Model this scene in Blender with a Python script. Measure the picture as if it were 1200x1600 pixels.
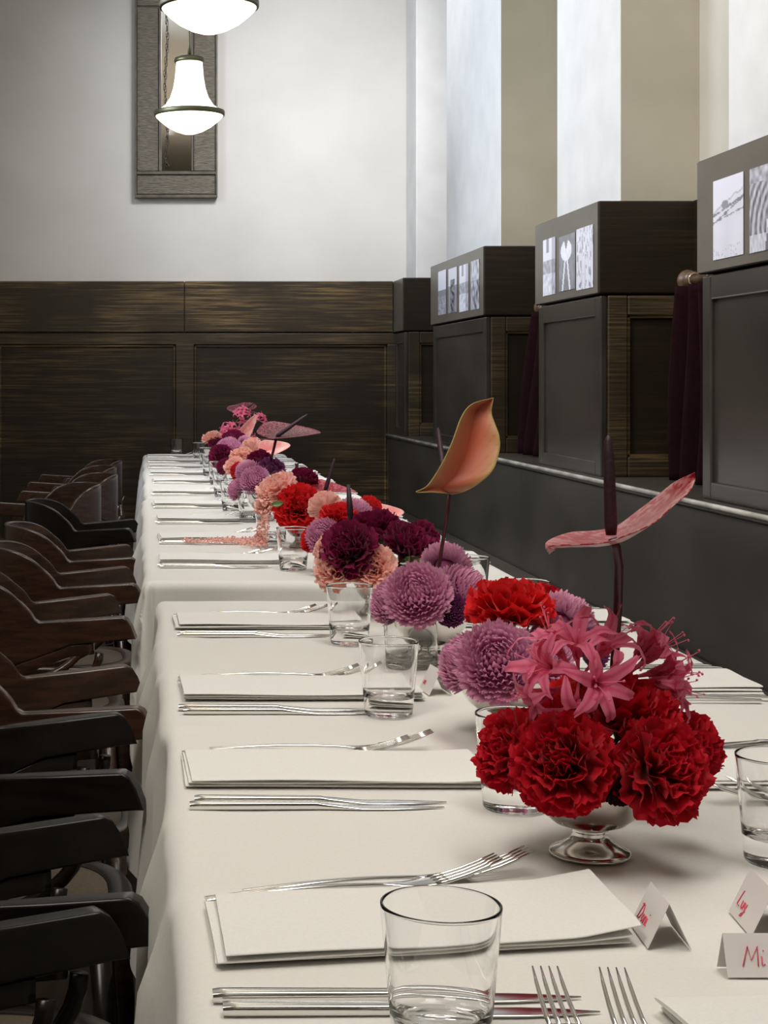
import bpy, bmesh, math, random
from mathutils import Vector, Matrix, noise
PI = math.pi
for o in list(bpy.data.objects): bpy.data.objects.remove(o)
S = bpy.context.scene
COL = S.collection
random.seed(7)

# ------------------------------------------------------------------ camera
F, VX, VY, CH = 2600.0, 220.0, 595.0, 1.2       # focal length (px), vanishing point, camera height
cd = bpy.data.cameras.new('camera'); cam = bpy.data.objects.new('camera', cd); COL.objects.link(cam)
cam.location = (0, 0, CH); cam.rotation_euler = (PI/2, 0, 0)
cd.sensor_fit = 'VERTICAL'; cd.sensor_height = 36; cd.sensor_width = 27
cd.lens = F/1600*36; cd.shift_x = (600-VX)/1600; cd.shift_y = -(800-VY)/1600
cd.clip_start = .05; cd.clip_end = 60
S.camera = cam
def at(px, py, d): return Vector(((px-VX)/F*d, d, CH-(py-VY)/F*d))

# ------------------------------------------------------------------ world, lights, exposure
w = bpy.data.worlds.new('World'); S.world = w; w.use_nodes = True
w.node_tree.nodes['Background'].inputs[0].default_value = (.8, .85, 1, 1)
w.node_tree.nodes['Background'].inputs[1].default_value = .3
S.view_settings.view_transform = 'Standard'; S.view_settings.look = 'None'
S.view_settings.exposure = 0.0; S.view_settings.gamma = 1; S.view_settings.use_curve_mapping = False
def area(name, loc, target, sx, sy, power, color):
    l = bpy.data.lights.new(name, 'AREA'); l.shape = 'RECTANGLE'; l.size = sx; l.size_y = sy
    l.energy = power; l.color = color
    o = bpy.data.objects.new(name, l); COL.objects.link(o); o.location = loc
    o.rotation_euler = (Vector(target)-Vector(loc)).to_track_quat('-Z', 'Y').to_euler()
    return o
area('cool_pier_fill', (-1.9, 7.6, 3.35), (1.75, 8.0, 2.9), 1.6, .9, 56, (.74, .85, 1)).data.spread = 2.0  # added cool fill aimed at the piers; no window stands here
area('aisle_fill', (-.95, .2, 3.9), (.3, 2.6, .75), 1.2, 1.6, 30, (1, .93, .84)).data.spread = 2.0  # unseen fill from above the aisle, added for the near table
area('near_table_fill', (.75, 1.7, 3.9), (.6, 2.6, .75), .8, 2.6, 26, (1, .96, .90)).data.spread = 2.2  # unseen fill added over the near table
area('far_table_fill', (1.0, 7.0, 3.9), (.6, 7.2, .75), .7, 3.0, 20, (1, .95, .88)).data.spread = 1.6  # unseen fill added over the far tables
area('back_wall_fill', (1.2, 8.0, 3.95), (.95, 10.6, 2.45), .9, .5, 14, (.98, .97, 1)).data.spread = 1.3  # no fixture: area light added to brighten the back wall
area('pier_fill', (-.7, 4.2, 3.9), (1.7, 5.4, 1.9), 1.2, .6, 40, (.97, .97, 1)).data.spread = 1.9  # unseen area light added to lift the aisle faces of the piers
area('left_wall_fill', (-2.6, 6.0, 4.1), (-4, 7.5, 3.2), 1.0, 2.0, 14, (1, .82, .62)).data.spread = 1.9  # unseen light added so the left wall is brighter in the mirror
area('ceiling_fill', (-1.3, 3.4, 2.9), (-1.3, 3.4, 4.2), 1.6, 6.0, 24, (1, .90, .76))  # unseen emitter added to brighten the ceiling that the mirror reflects
LAMP_STRENGTH = 2.9

# ------------------------------------------------------------------ helpers
def tag(o, label=None, cat=None, group=None, kind=None):
    if label: o['label'] = label
    if cat: o['category'] = cat
    if group: o['group'] = group
    if kind: o['kind'] = kind
    return o
def empty(name, loc=(0, 0, 0), rz=0, label=None, cat=None, group=None):
    o = bpy.data.objects.new(name, None); COL.objects.link(o); o.empty_display_size = .05
    o.location = loc; o.rotation_euler = (0, 0, rz)
    return tag(o, label, cat, group)
def inst(name, me, parent=None, loc=None, rot=None, scale=None, mtx=None):
    o = bpy.data.objects.new(name, me); COL.objects.link(o)
    if parent: o.parent = parent
    if mtx is not None: o.matrix_local = mtx
    if loc is not None: o.location = loc
    if rot is not None: o.rotation_euler = rot
    if scale is not None: o.scale = scale if hasattr(scale, '__len__') else (scale,)*3
    return o
class MB:
    def __init__(s): s.v = []; s.f = []; s.c = []; s.sm = []
    def add(s, vs, fs, smooth=True, col=None):
        n = len(s.v); s.v += [tuple(p) for p in vs]
        s.c += (col if col is not None else [(1, 1, 1, 1)]*len(vs))
        for f in fs: s.f.append(tuple(i+n for i in f)); s.sm.append(smooth)
    def box(s, a, b):
        x0, y0, z0 = a; x1, y1, z1 = b
        v = [(x0,y0,z0),(x1,y0,z0),(x1,y1,z0),(x0,y1,z0),(x0,y0,z1),(x1,y0,z1),(x1,y1,z1),(x0,y1,z1)]
        s.add(v, [(0,3,2,1),(4,5,6,7),(0,1,5,4),(1,2,6,5),(2,3,7,6),(3,0,4,7)], False)
    def grid(s, fn, nu, nv, closed_u=False, colfn=None, smooth=True):
        vs = []; cs = []
        for j in range(nv+1):
            for i in range(nu if closed_u else nu+1):
                vs.append(fn(i/nu, j/nv)); cs.append(colfn(i/nu, j/nv) if colfn else (1, 1, 1, 1))
        W = nu if closed_u else nu+1; fs = []
        for j in range(nv):
            for i in range(nu):
                a = j*W+i; b = j*W+(i+1) % W; fs.append((a, b, b+W, a+W))
        s.add(vs, fs, smooth, cs)
    def tube(s, pts, rads, n=10, cap=True, sq=None):
        pts = [Vector(p) for p in pts]; vs = []; fs = []
        if not hasattr(rads, '__len__'): rads = [rads]*len(pts)
        up = Vector((0, 0, 1))
        for i, p in enumerate(pts):
            t = (pts[min(i+1, len(pts)-1)]-pts[max(i-1, 0)]).normalized()
            u = t.cross(up)
            if u.length < 1e-3: u = t.cross(Vector((1, 0, 0)))
            u.normalize(); v = u.cross(t)
            for k in range(n):
                a = 2*PI*k/n; vs.append(p+rads[i]*(math.cos(a)*u+math.sin(a)*v*(sq or 1)))
        for i in range(len(pts)-1):
            for k in range(n):
                a = i*n+k; b = i*n+(k+1) % n; fs.append((a, b, b+n, a+n))
        if cap: fs.append(tuple(range(n-1, -1, -1))); fs.append(tuple(range((len(pts)-1)*n, len(pts)*n)))
        s.add(vs, fs)
    def lathe(s, prof, n=32, c=(0, 0, 0)):
        vs = []; fs = []
        for r, z in prof:
            for k in range(n):
                a = 2*PI*k/n; vs.append((c[0]+r*math.cos(a), c[1]+r*math.sin(a), c[2]+z))
        for i in range(len(prof)-1):
            for k in range(n):
                a = i*n+k; b = i*n+(k+1) % n; fs.append((a, b, b+n, a+n))
        if prof[0][0] > 1e-5: fs.append(tuple(range(n-1, -1, -1)))
        if prof[-1][0] > 1e-5: fs.append(tuple(range((len(prof)-1)*n, len(prof)*n)))
        s.add(vs, fs)
    def mesh(s, name, m):
        me = bpy.data.meshes.new(name); me.from_pydata(s.v, [], s.f)
        me.polygons.foreach_set('use_smooth', s.sm)
        ca = me.color_attributes.new('Col', 'FLOAT_COLOR', 'POINT')
        ca.data.foreach_set('color', [x for c in s.c for x in c])
        if m: me.materials.append(m)
        me.update()
        return me
    def build(s, name, m, parent=None, bevel=0, weld=False, **k):
        o = inst(name, s.mesh(name, m), parent, **k)
        if weld:
            bm = bmesh.new(); bm.from_mesh(o.data); bmesh.ops.remove_doubles(bm, verts=bm.verts, dist=1e-5)
            bmesh.ops.recalc_face_normals(bm, faces=bm.faces); bm.to_mesh(o.data); bm.free()
        if bevel:
            b = o.modifiers.new('bevel', 'BEVEL'); b.width = bevel; b.segments = 2; b.limit_method = 'ANGLE'
        return o

# ------------------------------------------------------------------ materials
def mat(name, col, rough=.5, metal=0, spec=.5, **k):
    m = bpy.data.materials.new(name); m.use_nodes = True
    p = m.node_tree.nodes['Principled BSDF']
    p.inputs['Base Color'].default_value = (*col, 1); p.inputs['Roughness'].default_value = rough
    p.inputs['Metallic'].default_value = metal; p.inputs['Specular IOR Level'].default_value = spec
    for key, v in k.items(): p.inputs[key.replace('_', ' ')].default_value = v
    return m
def nd(m, t, **k):
    n = m.node_tree.nodes.new(t)
    for a, b in k.items(): setattr(n, a, b)
    return n
def lk(m, a, b): m.node_tree.links.new(a, b)
def noise_node(m, scale, detail=3, stretch=(1, 1, 1), rough=.5):
    tc = nd(m, 'ShaderNodeTexCoord'); mp = nd(m, 'ShaderNodeMapping'); mp.inputs['Scale'].default_value = stretch
    lk(m, tc.outputs['Object'], mp.inputs['Vector'])
    n = nd(m, 'ShaderNodeTexNoise'); n.inputs['Scale'].default_value = scale; n.inputs['Detail'].default_value = detail
    n.inputs['Roughness'].default_value = rough
    lk(m, mp.outputs[0], n.inputs['Vector']); return n
def ramp(m, src, stops):
    r = nd(m, 'ShaderNodeValToRGB'); e = r.color_ramp.elements
    e[0].position, e[0].color = stops[0][0], (*stops[0][1], 1)
    e[1].position, e[1].color = stops[-1][0], (*stops[-1][1], 1)
    for p, c in stops[1:-1]:
        q = e.new(p); q.color = (*c, 1)
    lk(m, src, r.inputs[0]); return r
def bump(m, src, strength=.2, dist=.01):
    b = nd(m, 'ShaderNodeBump'); b.inputs['Strength'].default_value = strength; b.inputs['Distance'].default_value = dist
    lk(m, src, b.inputs['Height']); lk(m, b.outputs[0], m.node_tree.nodes['Principled BSDF'].inputs['Normal'])
def noisy(name, c1, c2, rough=.5, scale=5, stretch=(1, 1, 1), bs=0, bd=.005, lo=.35, hi=.65, detail=3, **k):
    m = mat(name, c1, rough, **k); n = noise_node(m, scale, detail, stretch)
    r = ramp(m, n.outputs[0], [(lo, c1), (hi, c2)])
    lk(m, r.outputs[0], m.node_tree.nodes['Principled BSDF'].inputs['Base Color'])
    if bs: bump(m, n.outputs[0], bs, bd)
    return m
def wood_panel(name, dark, gold, amount, rough, spec=.5):
    m = mat(name, dark, rough, spec=spec); p = m.node_tree.nodes['Principled BSDF']
    a = noise_node(m, 3.0, 8, (.8, .8, 34), .70); b = noise_node(m, 1.7, 3, (1, 1, 1.6))
    ra = ramp(m, a.outputs[0], [(.46, (0, 0, 0)), (.68, (1, 1, 1))]); rb = ramp(m, b.outputs[0], [(.38, (0, 0, 0)), (.66, (1, 1, 1))])
    mu = nd(m, 'ShaderNodeMath', operation='MULTIPLY'); lk(m, ra.outputs[0], mu.inputs[0]); lk(m, rb.outputs[0], mu.inputs[1])
    m2 = nd(m, 'ShaderNodeMath', operation='MULTIPLY'); lk(m, mu.outputs[0], m2.inputs[0]); m2.inputs[1].default_value = amount
    mx = nd(m, 'ShaderNodeMix', data_type='RGBA'); mx.inputs[6].default_value = (*dark, 1); mx.inputs[7].default_value = (*gold, 1)
    lk(m, m2.outputs[0], mx.inputs[0]); lk(m, mx.outputs[2], p.inputs['Base Color'])
    bump(m, a.outputs[0], .25, .003)
    rr = nd(m, 'ShaderNodeMapRange'); rr.inputs[3].default_value = rough-.08; rr.inputs[4].default_value = rough+.15
    lk(m, b.outputs[0], rr.inputs[0]); lk(m, rr.outputs[0], p.inputs['Roughness'])
    return m
M = {}
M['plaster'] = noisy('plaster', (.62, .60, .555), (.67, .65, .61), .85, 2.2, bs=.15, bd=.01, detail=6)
M['plaster_side_shade'] = noisy('plaster_side_shade', (.40, .365, .28), (.45, .41, .32), .85, 3, bs=.2, bd=.01, detail=6)  # pier plaster with the dimmer side shade put into its colour
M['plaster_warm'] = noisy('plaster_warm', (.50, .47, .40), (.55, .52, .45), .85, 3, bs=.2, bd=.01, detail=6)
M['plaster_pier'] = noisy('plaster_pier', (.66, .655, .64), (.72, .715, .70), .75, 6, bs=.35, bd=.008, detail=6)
M['wood_back'] = wood_panel('wood_back', (.016, .0098, .0045), (.15, .095, .035), .75, .42, .32)
M['wood_board'] = wood_panel('wood_board', (.026, .0165, .007), (.30, .19, .065), 1.0, .40, .4)
M['wood_pier'] = wood_panel('wood_pier', (.014, .0085, .004), (.06, .036, .016), .5, .38, .32)
M['wood_edge'] = wood_panel('wood_edge', (.024, .0155, .0075), (.20, .13, .05), .95, .40, .4)
M['pier_gloss'] = noisy('pier_gloss', (.026, .022, .017), (.045, .038, .030), .26, 3, (1, .5, 1.5), bs=.04, bd=.004, spec=.75, detail=5)
M['photo_board_sheen'] = noisy('photo_board_sheen', (.105, .091, .072), (.135, .118, .095), .32, 4, (1, .6, 1.5), bs=.04, bd=.004, spec=.8)  # reflected light on the aisle face is put into this lighter base
M['nosing_highlight'] = noisy('nosing_highlight', (.30, .28, .24), (.62, .59, .53), .28, 14, (1, .5, 1), detail=4, spec=.7)  # pale tones paint the highlight line along the ledge edge
M['bench'] = noisy('bench', (.032, .028, .022), (.058, .051, .041), .34, 2.5, (1, .6, 1.4), bs=.05, bd=.004, detail=5)
M['ledge'] = noisy('ledge', (.07, .063, .055), (.22, .20, .18), .33, 9, (1, .4, 1), detail=4)
M['floor'] = noisy('floor', (.020, .013, .009), (.045, .028, .017), .35, 6, (8, .7, 1))
M['ceiling'] = mat('ceiling', (.74, .70, .63), .9)
M['linen'] = noisy('linen', (.72, .705, .665), (.75, .735, .695), .85, 260, bs=.06, bd=.0006, Sheen_Weight=.15)
M['linen'].node_tree.nodes['Principled BSDF'].inputs['Specular IOR Level'].default_value = .25
M['napkin'] = noisy('napkin', (.74, .73, .70), (.78, .77, .74), .9, 420, bs=.05, bd=.0004)
M['steel'] = mat('steel', (.74, .73, .71), .16, 1)
M['silver'] = mat('silver', (.70, .67, .63), .13, 1)
M['glass'] = mat('glass', (1, 1, 1), .0, 0, Transmission_Weight=1.0, IOR=1.45)
M['chair_black'] = noisy('chair_black', (.005, .0038, .0033), (.010, .0075, .006), .26, 14, (1, 1, 5), spec=.32)
M['chair_brown'] = noisy('chair_brown', (.022, .010, .006), (.050, .022, .012), .27, 12, (1, 1, 6), spec=.7)
M['chair_seat'] = noisy('chair_seat', (.06, .045, .03), (.10, .075, .05), .5, 200)
M['curtain'] = noisy('curtain', (.007, .0012, .002), (.012, .002, .0035), .95, 60, spec=.1)
M['brass'] = mat('brass', (.10, .095, .055), .45, .8)
M['rod_wood'] = noisy('rod_wood', (.07, .04, .022), (.14, .08, .045), .4, 30)
M['rod_ring'] = mat('rod_ring', (.55, .42, .27), .3, .6)
M['mirror'] = mat('mirror', (.93, .90, .84), .02, 1)
M['frame_tin'] = noisy('frame_tin', (.13, .112, .085), (.25, .22, .175), .5, 9, (3, 3, 26), bs=.9, bd=.012, detail=5)
M['frame_strip'] = noisy('frame_strip', (.075, .062, .045), (.13, .11, .08), .5, 14)
M['paper'] = mat('paper', (.74, .71, .69), .8)
M['ink'] = mat('ink', (.75, .07, .13), .6)
M['stem_green'] = mat('stem_green', (.12, .19, .05), .5)
M['stem_dark'] = mat('stem_dark', (.075, .016, .022), .35)
M['spadix'] = noisy('spadix', (.018, .006, .011), (.04, .012, .02), .55, 300)
M['chain'] = mat('chain', (.06, .05, .04), .4, .9)
lamp = mat('lamp_glass', (.9, .9, .86), .25); lp = lamp.node_tree.nodes['Principled BSDF']
lp.inputs['Emission Color'].default_value = (1, .84, .60, 1); lp.inputs['Emission Strength'].default_value = LAMP_STRENGTH
M['lamp'] = lamp
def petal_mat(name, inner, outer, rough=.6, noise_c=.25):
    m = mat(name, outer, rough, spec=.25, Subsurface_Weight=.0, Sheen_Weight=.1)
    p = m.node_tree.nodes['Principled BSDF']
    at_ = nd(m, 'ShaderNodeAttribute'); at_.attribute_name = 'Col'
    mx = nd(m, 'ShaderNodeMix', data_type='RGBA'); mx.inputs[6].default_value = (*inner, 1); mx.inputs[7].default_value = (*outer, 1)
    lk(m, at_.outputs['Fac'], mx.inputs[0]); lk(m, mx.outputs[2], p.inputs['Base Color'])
    n = noise_node(m, 180, 2); bump(m, n.outputs[0], .15, .001)
    tl_ = nd(m, 'ShaderNodeBsdfTranslucent'); lk(m, mx.outputs[2], tl_.inputs[0])
    ms = nd(m, 'ShaderNodeMixShader'); ms.inputs[0].default_value = .38
    lk(m, p.outputs[0], ms.inputs[1]); lk(m, tl_.outputs[0], ms.inputs[2])
    lk(m, ms.outputs[0], m.node_tree.nodes['Material Output'].inputs['Surface'])
    p.inputs['Transmission Weight'].default_value = 0
    return m
PC = {
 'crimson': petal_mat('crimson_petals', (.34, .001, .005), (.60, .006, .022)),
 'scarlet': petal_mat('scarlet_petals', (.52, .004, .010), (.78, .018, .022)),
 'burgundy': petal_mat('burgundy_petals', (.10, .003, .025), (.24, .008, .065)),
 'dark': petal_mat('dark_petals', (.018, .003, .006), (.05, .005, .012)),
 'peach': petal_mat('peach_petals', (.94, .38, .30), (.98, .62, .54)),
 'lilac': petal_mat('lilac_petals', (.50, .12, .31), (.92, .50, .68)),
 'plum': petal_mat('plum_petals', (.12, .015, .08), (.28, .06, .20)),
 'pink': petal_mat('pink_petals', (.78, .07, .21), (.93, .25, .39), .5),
}

# ================================================================== SETTING
YB = 10.6; XL = -4.0; YR = -3.0; ZC = 4.25; XR = 1.97
def struct(name, m, boxes, bevel=0, parent=None, label=None):
    mb = MB()
    for a, b in boxes: mb.box(a, b)
    o = mb.build(name, m, parent, bevel)
    if not parent: tag(o, label, None, None, 'structure')
    return o
struct('floor', M['floor'], [((XL-.2, YR-.2, -.1), (XR+.3, YB+.2, 0))], label='dark wooden floor')
struct('ceiling', M['ceiling'], [((XL-.2, YR-.2, ZC), (XR+.3, YB+.2, ZC+.1))], label='pale ceiling above the dining room')
struct('wall_back', M['plaster'], [((XL-.2, YB, 0), (XR+.3, YB+.2, ZC))], label='white plaster wall above dark wainscot at the end of the room')
struct('wall_left', M['plaster_warm'], [((XL-.2, YR, 0), (XL, YB, ZC))], label='plain plaster wall on the aisle side')
struct('wall_rear', M['plaster_warm'], [((XL-.2, YR-.2, 0), (XR+.3, YR, ZC))], label='plain plaster wall behind the camera')
struct('wall_right', M['plaster_warm'], [((XR, YR, 0), (XR+.3, YB, ZC))], label='beige plaster wall at the back of the window recesses')

# back wainscot: header board, rails, stiles, recessed panels
Z0, Z1 = 1.506, 1.832
yb = YB
bw = struct('trim_1', M['wood_back'], [((XL, yb-.012, 0), (1.62, yb, Z0))], label='dark stained wainscot panelling on the back wall')
hb = MB()
for a, b in ((XL, .275), (.279, 1.60)): hb.box((a, yb-.045, Z0+.004), (b, yb-.001, Z1))
hb.build('header_board', M['wood_board'], bw, .004)
rl = MB(); rl.box((XL, yb-.034, Z0-.075), (1.62, yb-.001, Z0-.004))
rl.box((XL, yb-.034, .0), (1.62, yb-.001, .18)); rl.build('panel_rail', M['wood_edge'], bw, .004)
for xs in (-3.5, -2.27, -1.02, .222, 1.565):
    st = MB(); st.box((xs, yb-.034, .18), (xs+.115 if xs < 1.5 else 1.62, yb-.001, Z0-.075)); st.build('panel_stile', M['wood_edge'], bw, .004)
for xa, xb in ((-2.155, -1.02), (-.905, .222), (.337, 1.565)):
    mo = MB()   # bead moulding round each recessed panel
    for (a, b) in (((xa, .18), (xa+.018, Z0-.075)), ((xb-.018, .18), (xb, Z0-.075)), ((xa, Z0-.093), (xb, Z0-.075)), ((xa, .18), (xb, .198))):
        mo.box((a[0], yb-.024, a[1]), (b[0], yb-.001, b[1]))
    mo.build('panel_moulding', M['wood_board'], bw, .006)

# piers along the right wall: plaster shaft above, panelled casing below
XF, XU = 1.62, 1.69
ZL = .862
PIERS = [(10.2, YB), (7.8, 9.2), (5.85, 6.76), (3.55, 4.79), (1.4, 2.5), (-.9, .3)]
for i, (ya, yc) in enumerate(PIERS):
    pw = MB(); pw.box((XU, ya+.02, Z1-.01), (XR, yc-.0, ZC)); 
    o = pw.build('wall_pier', M['plaster_pier'], None, .008); tag(o, None, None, None, 'structure')
    o['label'] = 'white plaster pier between window recesses'
    if ya < 10: sp = MB(); sp.box((XU+.003, ya+.016, Z1), (XR, ya+.0195, ZC-.001)); sp.build('pier_side_shade', M['plaster_side_shade'], o)  # thin slab carrying the painted shade of the pier side
    c = struct('trim_%d' % (i+2), M['wood_pier'], [((XF+.012, ya+.012, ZL), (XR, yc-.012, Z0-.004))], label='dark wooden casing round the foot of a wall pier')
    tb = MB(); tb.box((XF-.015, ya-.012, Z0), (XR, yc+.012 if yc < YB else yc, Z1)); tb.build('top_box', M['wood_pier'], c, .006)
    fr = MB()
    # aisle face frame
    zt = Z0-.006
    for (y0, y1, z0, z1) in ((ya, ya+.07, ZL, zt), (yc-.07, yc, ZL, zt), (ya+.07, yc-.07, zt-.07, zt), (ya+.07, yc-.07, ZL, ZL+.05)):
        if y1-y0 > .005: fr.box((XF-.004, y0, z0), (XF+.02, y1, z1))
    fr.build('aisle_frame', M['pier_gloss'], c, .005)
    fp = MB(); fp.box((XF+.008, ya+.06, ZL+.03), (XF+.013, yc-.06, zt-.05)); fp.build('aisle_panel', M['pier_gloss'], c)
    fb = MB(); fb.box((XF-.0162, ya-.006, Z0+.004), (XF-.0145, yc+.006 if yc < YB else yc, Z1-.004)); fb.build('photo_board_sheen', M['photo_board_sheen'], c)
    # side face frame (looking down the room)
    fs = MB()
    for (x0, x1, z0, z1) in ((XF+.0201, XF+.09, ZL, zt), (XR-.03, XR, ZL, zt), (XF+.09, XR-.03, zt-.07, zt), (XF+.09, XR-.03, ZL, ZL+.07)):
        fs.box((x0, ya-.008, z0), (x1, ya+.014, z1))
    fs.build('side_frame', M['wood_edge'], c, .005)
    ms = MB()
    for (x0, x1, z0, z1) in ((XF+.09, XF+.10, ZL+.07, zt-.07), (XR-.04, XR-.03, ZL+.07, zt-.07), (XF+.09, XR-.03, zt-.08, zt-.07), (XF+.09, XR-.03, ZL+.07, ZL+.08)):
        ms.box((x0, ya-.002, z0), (x1, ya+.014, z1))
    ms.build('side_moulding', M['wood_board'], c, .002)
# wood lining at the back of the recesses
for i, (a, b) in enumerate(((9.2, 10.2), (6.76, 7.8), (4.79, 5.85), (2.5, 3.55))):
    struct('trim_%d' % (i+8), M['wood_pier'], [((XR-.03, a, ZL), (XR, b, Z1))], label='dark wooden lining below a window recess')

# fixed bench along the right wall
bn = empty('bench', (1.57, 5, 0), 0, 'long dark bench with tall smooth back and ledge with painted edge highlight behind the table', 'bench')
b = MB(); b.box((0, -6.5, 0), (.055, 5.59, ZL-.02)); b.build('backrest', M['bench'], bn, .006)
b = MB(); b.box((-.010, -6.5, ZL-.022), (.395, 5.59, ZL)); b.build('ledge', M['bench'], bn, .004)
b = MB(); b.tube([(-.006, -6.5, ZL-.006), (-.006, 5.585, ZL-.006)], .0085, 12); b.build('nosing_highlight', M['nosing_highlight'], bn)
b = MB(); b.box((-.42, -6.5, .36), (-.002, 5.59, .43)); b.build('seat', M['bench'], bn, .02)
b = MB(); b.box((-.38, -6.5, 0), (-.34, 5.59, .355)); b.build('base', M['bench'], bn, .005)

# curtains and rods in the recesses
for k, (ya, yb_) in enumerate(((4.83, 5.66), (6.80, 7.72))):
    zr = 1.54
    rod = empty('curtain_rod', (1.86, ya, zr), 0, ['turned wooden curtain rod with ringed ball end beside the nearest pier', 'wooden curtain rod behind the middle pier'][k], 'curtain rod')
    r = MB(); r.tube([(0, -.03, 0), (0, yb_-ya-.05, 0)], .014, 14); r.build('rod', M['rod_wood'], rod)
    r = MB(); L = yb_-ya-.055
    prof = [(.014, 0), (.03, .004), (.03, .012), (.018, .018), (.033, .032), (.038, .05), (.03, .068), (.012, .078), (0, .08)]
    vs = MB(); vs.lathe(prof, 20)
    r.add([(x, L+z, y) for x, y, z in vs.v], [tuple(reversed(f)) for f in vs.f]); r.build('finial', M['rod_wood'], rod)
    for q in range(5):
        r = MB(); yy = L-.02-q*.18
        r.tube([(math.cos(t)*.021, yy, math.sin(t)*.021) for t in [2*PI*j/16 for j in range(17)]], .003, 6, False)
        r.build('curtain_ring', M['rod_ring'], rod)
    def cfn(u, v, ya=ya, yb_=yb_):
        z = zr-.022-v*(zr-.022-ZL-.004); y = ya+.004+(yb_-ya-.03)*u
        fl = .03+.035*v*v
        x = 1.85-(.0 if ya < 6 else .045)*v+.075*math.sin(u*2*PI*6+.6*v)*(.8+.2*v)+.010*math.sin(u*9+v*4)
        return (x, y, z)
    c = MB(); c.grid(cfn, 90, 24)
    o = c.build('curtain', M['curtain'], None)
    sm = o.modifiers.new('solid', 'SOLIDIFY'); sm.thickness = .003
    tag(o, ['dark burgundy cafe curtain hanging between the nearest and middle piers', 'dark burgundy cafe curtain gathered behind the middle pier, farther from the camera'][k], 'curtain', 'burgundy curtains')

# photographs pinned to the pier boxes
def print_mesh(w_, h_, fn, nu=34, nv=80):
    mb = MB(); n = 0
    mb.grid(lambda u, v: (0, (u-.5)*w_, (v-.5)*h_), nu, nv, colfn=lambda u, v: (*[min(1, min(1, max(0, fn(1-u, v)*1.15))*t) for t in (.93, .93, 1.05)], 1), smooth=False)
    return mb
pm = mat('photo_print', (.5, .5, .5), .3); a_ = nd(pm, 'ShaderNodeAttribute'); a_.attribute_name = 'Col'
lk(pm, a_.outputs['Color'], pm.node_tree.nodes['Principled BSDF'].inputs['Base Color']); M['print'] = pm
def nz(u, v, s, k=0): return noise.noise(Vector((u*s, v*s, k*7.3)))
def f_landscape(u, v):
    c = .72+.06*nz(u, v, 3)
    h = .66+.12*(u-.5)+.03*nz(u, 0, 8, 2)
    if v > h+.11*u: c = .78
    if abs(v-(h+.10*u)) < .012: c = .5
    for (k, o, t) in ((.16, .60, .012), (.24, .53, .009), (.1, .50, .007)):
        if abs(v-(o+k*(u-.3))) < t*(1+1.5*nz(u, v, 14, 1)): c = .22
    if (u-.4)**2*.5+(v-.67)**2*2 < .006: c = .28
    if (u-.42)**2*.6+(v-.555)**2*2 < .0016: c = .18
    if v < .16 and nz(u, v, 30, 3) > .3: c = .5
    return c
def f_tree(u, v):
    c = .35+.25*nz(u*3, v, 12, 4)
    r = math.hypot((u-1.05)*.8, v-.25)
    c += .22*math.sin(r*60) if v > .2 else .25
    if u > .62 and .38 < v < .8: c = .2
    if u > .45 and v < .36: c = .75
    if abs(u-.5-.4*(v*1.6)**2+.02) < .05 and v < .4: c = .16
    if v > .82: c = .42+.3*nz(u, v, 14, 5)
    return c
def f_street(u, v):
    c = .8 if v > .62 else .45+.3*nz(u, v, 10, 6)
    if abs(u-.38) < .1 and v > .75: c = .3
    if v < .38: c = .7+.3*nz(u, v, 12, 8)
    if u > .72: c *= .6
    return c
def f_swan(u, v):
    c = .25+.1*nz(u, v, 6, 9)
    r = ((u-.45)/.34)**2+((v-.72)/.19)**2
    if r < 1: c = .85-.2*nz(u, v, 10)
    if abs(u-.45) < .07*(v-.7)*8 and v > .76: c = .22
    for s in (-1, 1):
        if abs(u-(.45+s*(.07+.30*(.55-v)))) < .045 and v < .56: c = .8
    return c
def f_birch(u, v):
    c = .72+.2*nz(u*5, v*.4, 5, 11)
    if nz(u*2, v, 9, 12) > .32: c = .3
    return c
def f_shore(u, v): return .78 if v > .55 else (.25 if v > .42 else .35+.25*nz(u, v*4, 6, 14))
def f_people(u, v):
    c = .7 if v > .6 else .3
    if abs(u-.5) < .25 and v < .75: c = .15+.3*nz(u, v*2, 9, 15)
    return c
def f_group(u, v): return .5+.5*nz(u, v, 7, 16)-(.2 if v < .6 else 0)
XP = XF-.0172
def photo(py0, py1, z0, z1, fn, label, wv=0):
    # py0..py1: far and near edge along the wall (m)
    o = print_mesh(py1-py0, z1-z0, fn).build('photo_print', M['print'], None)
    o.location = (XP-.001, (py0+py1)/2, (z0+z1)/2)
    tag(o, label, 'photo', 'black and white photo prints on the pier boxes')
    so = o.modifiers.new('solid', 'SOLIDIFY'); so.thickness = .0008; so.offset = 0
def yof(px): return (XP)*F/(px-VX)
def zof(py, y): return CH-(py-VY)/F*y
def photos(lst, grp):
    for (xa, xb, ya, yc, fn, lab) in lst:      # left and right edge in the photo; top and bottom at the left edge
        y1, y0 = yof(xa), yof(xb); photo(y0, y1, zof(yc, y1), zof(ya, y1), fn, lab)
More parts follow.
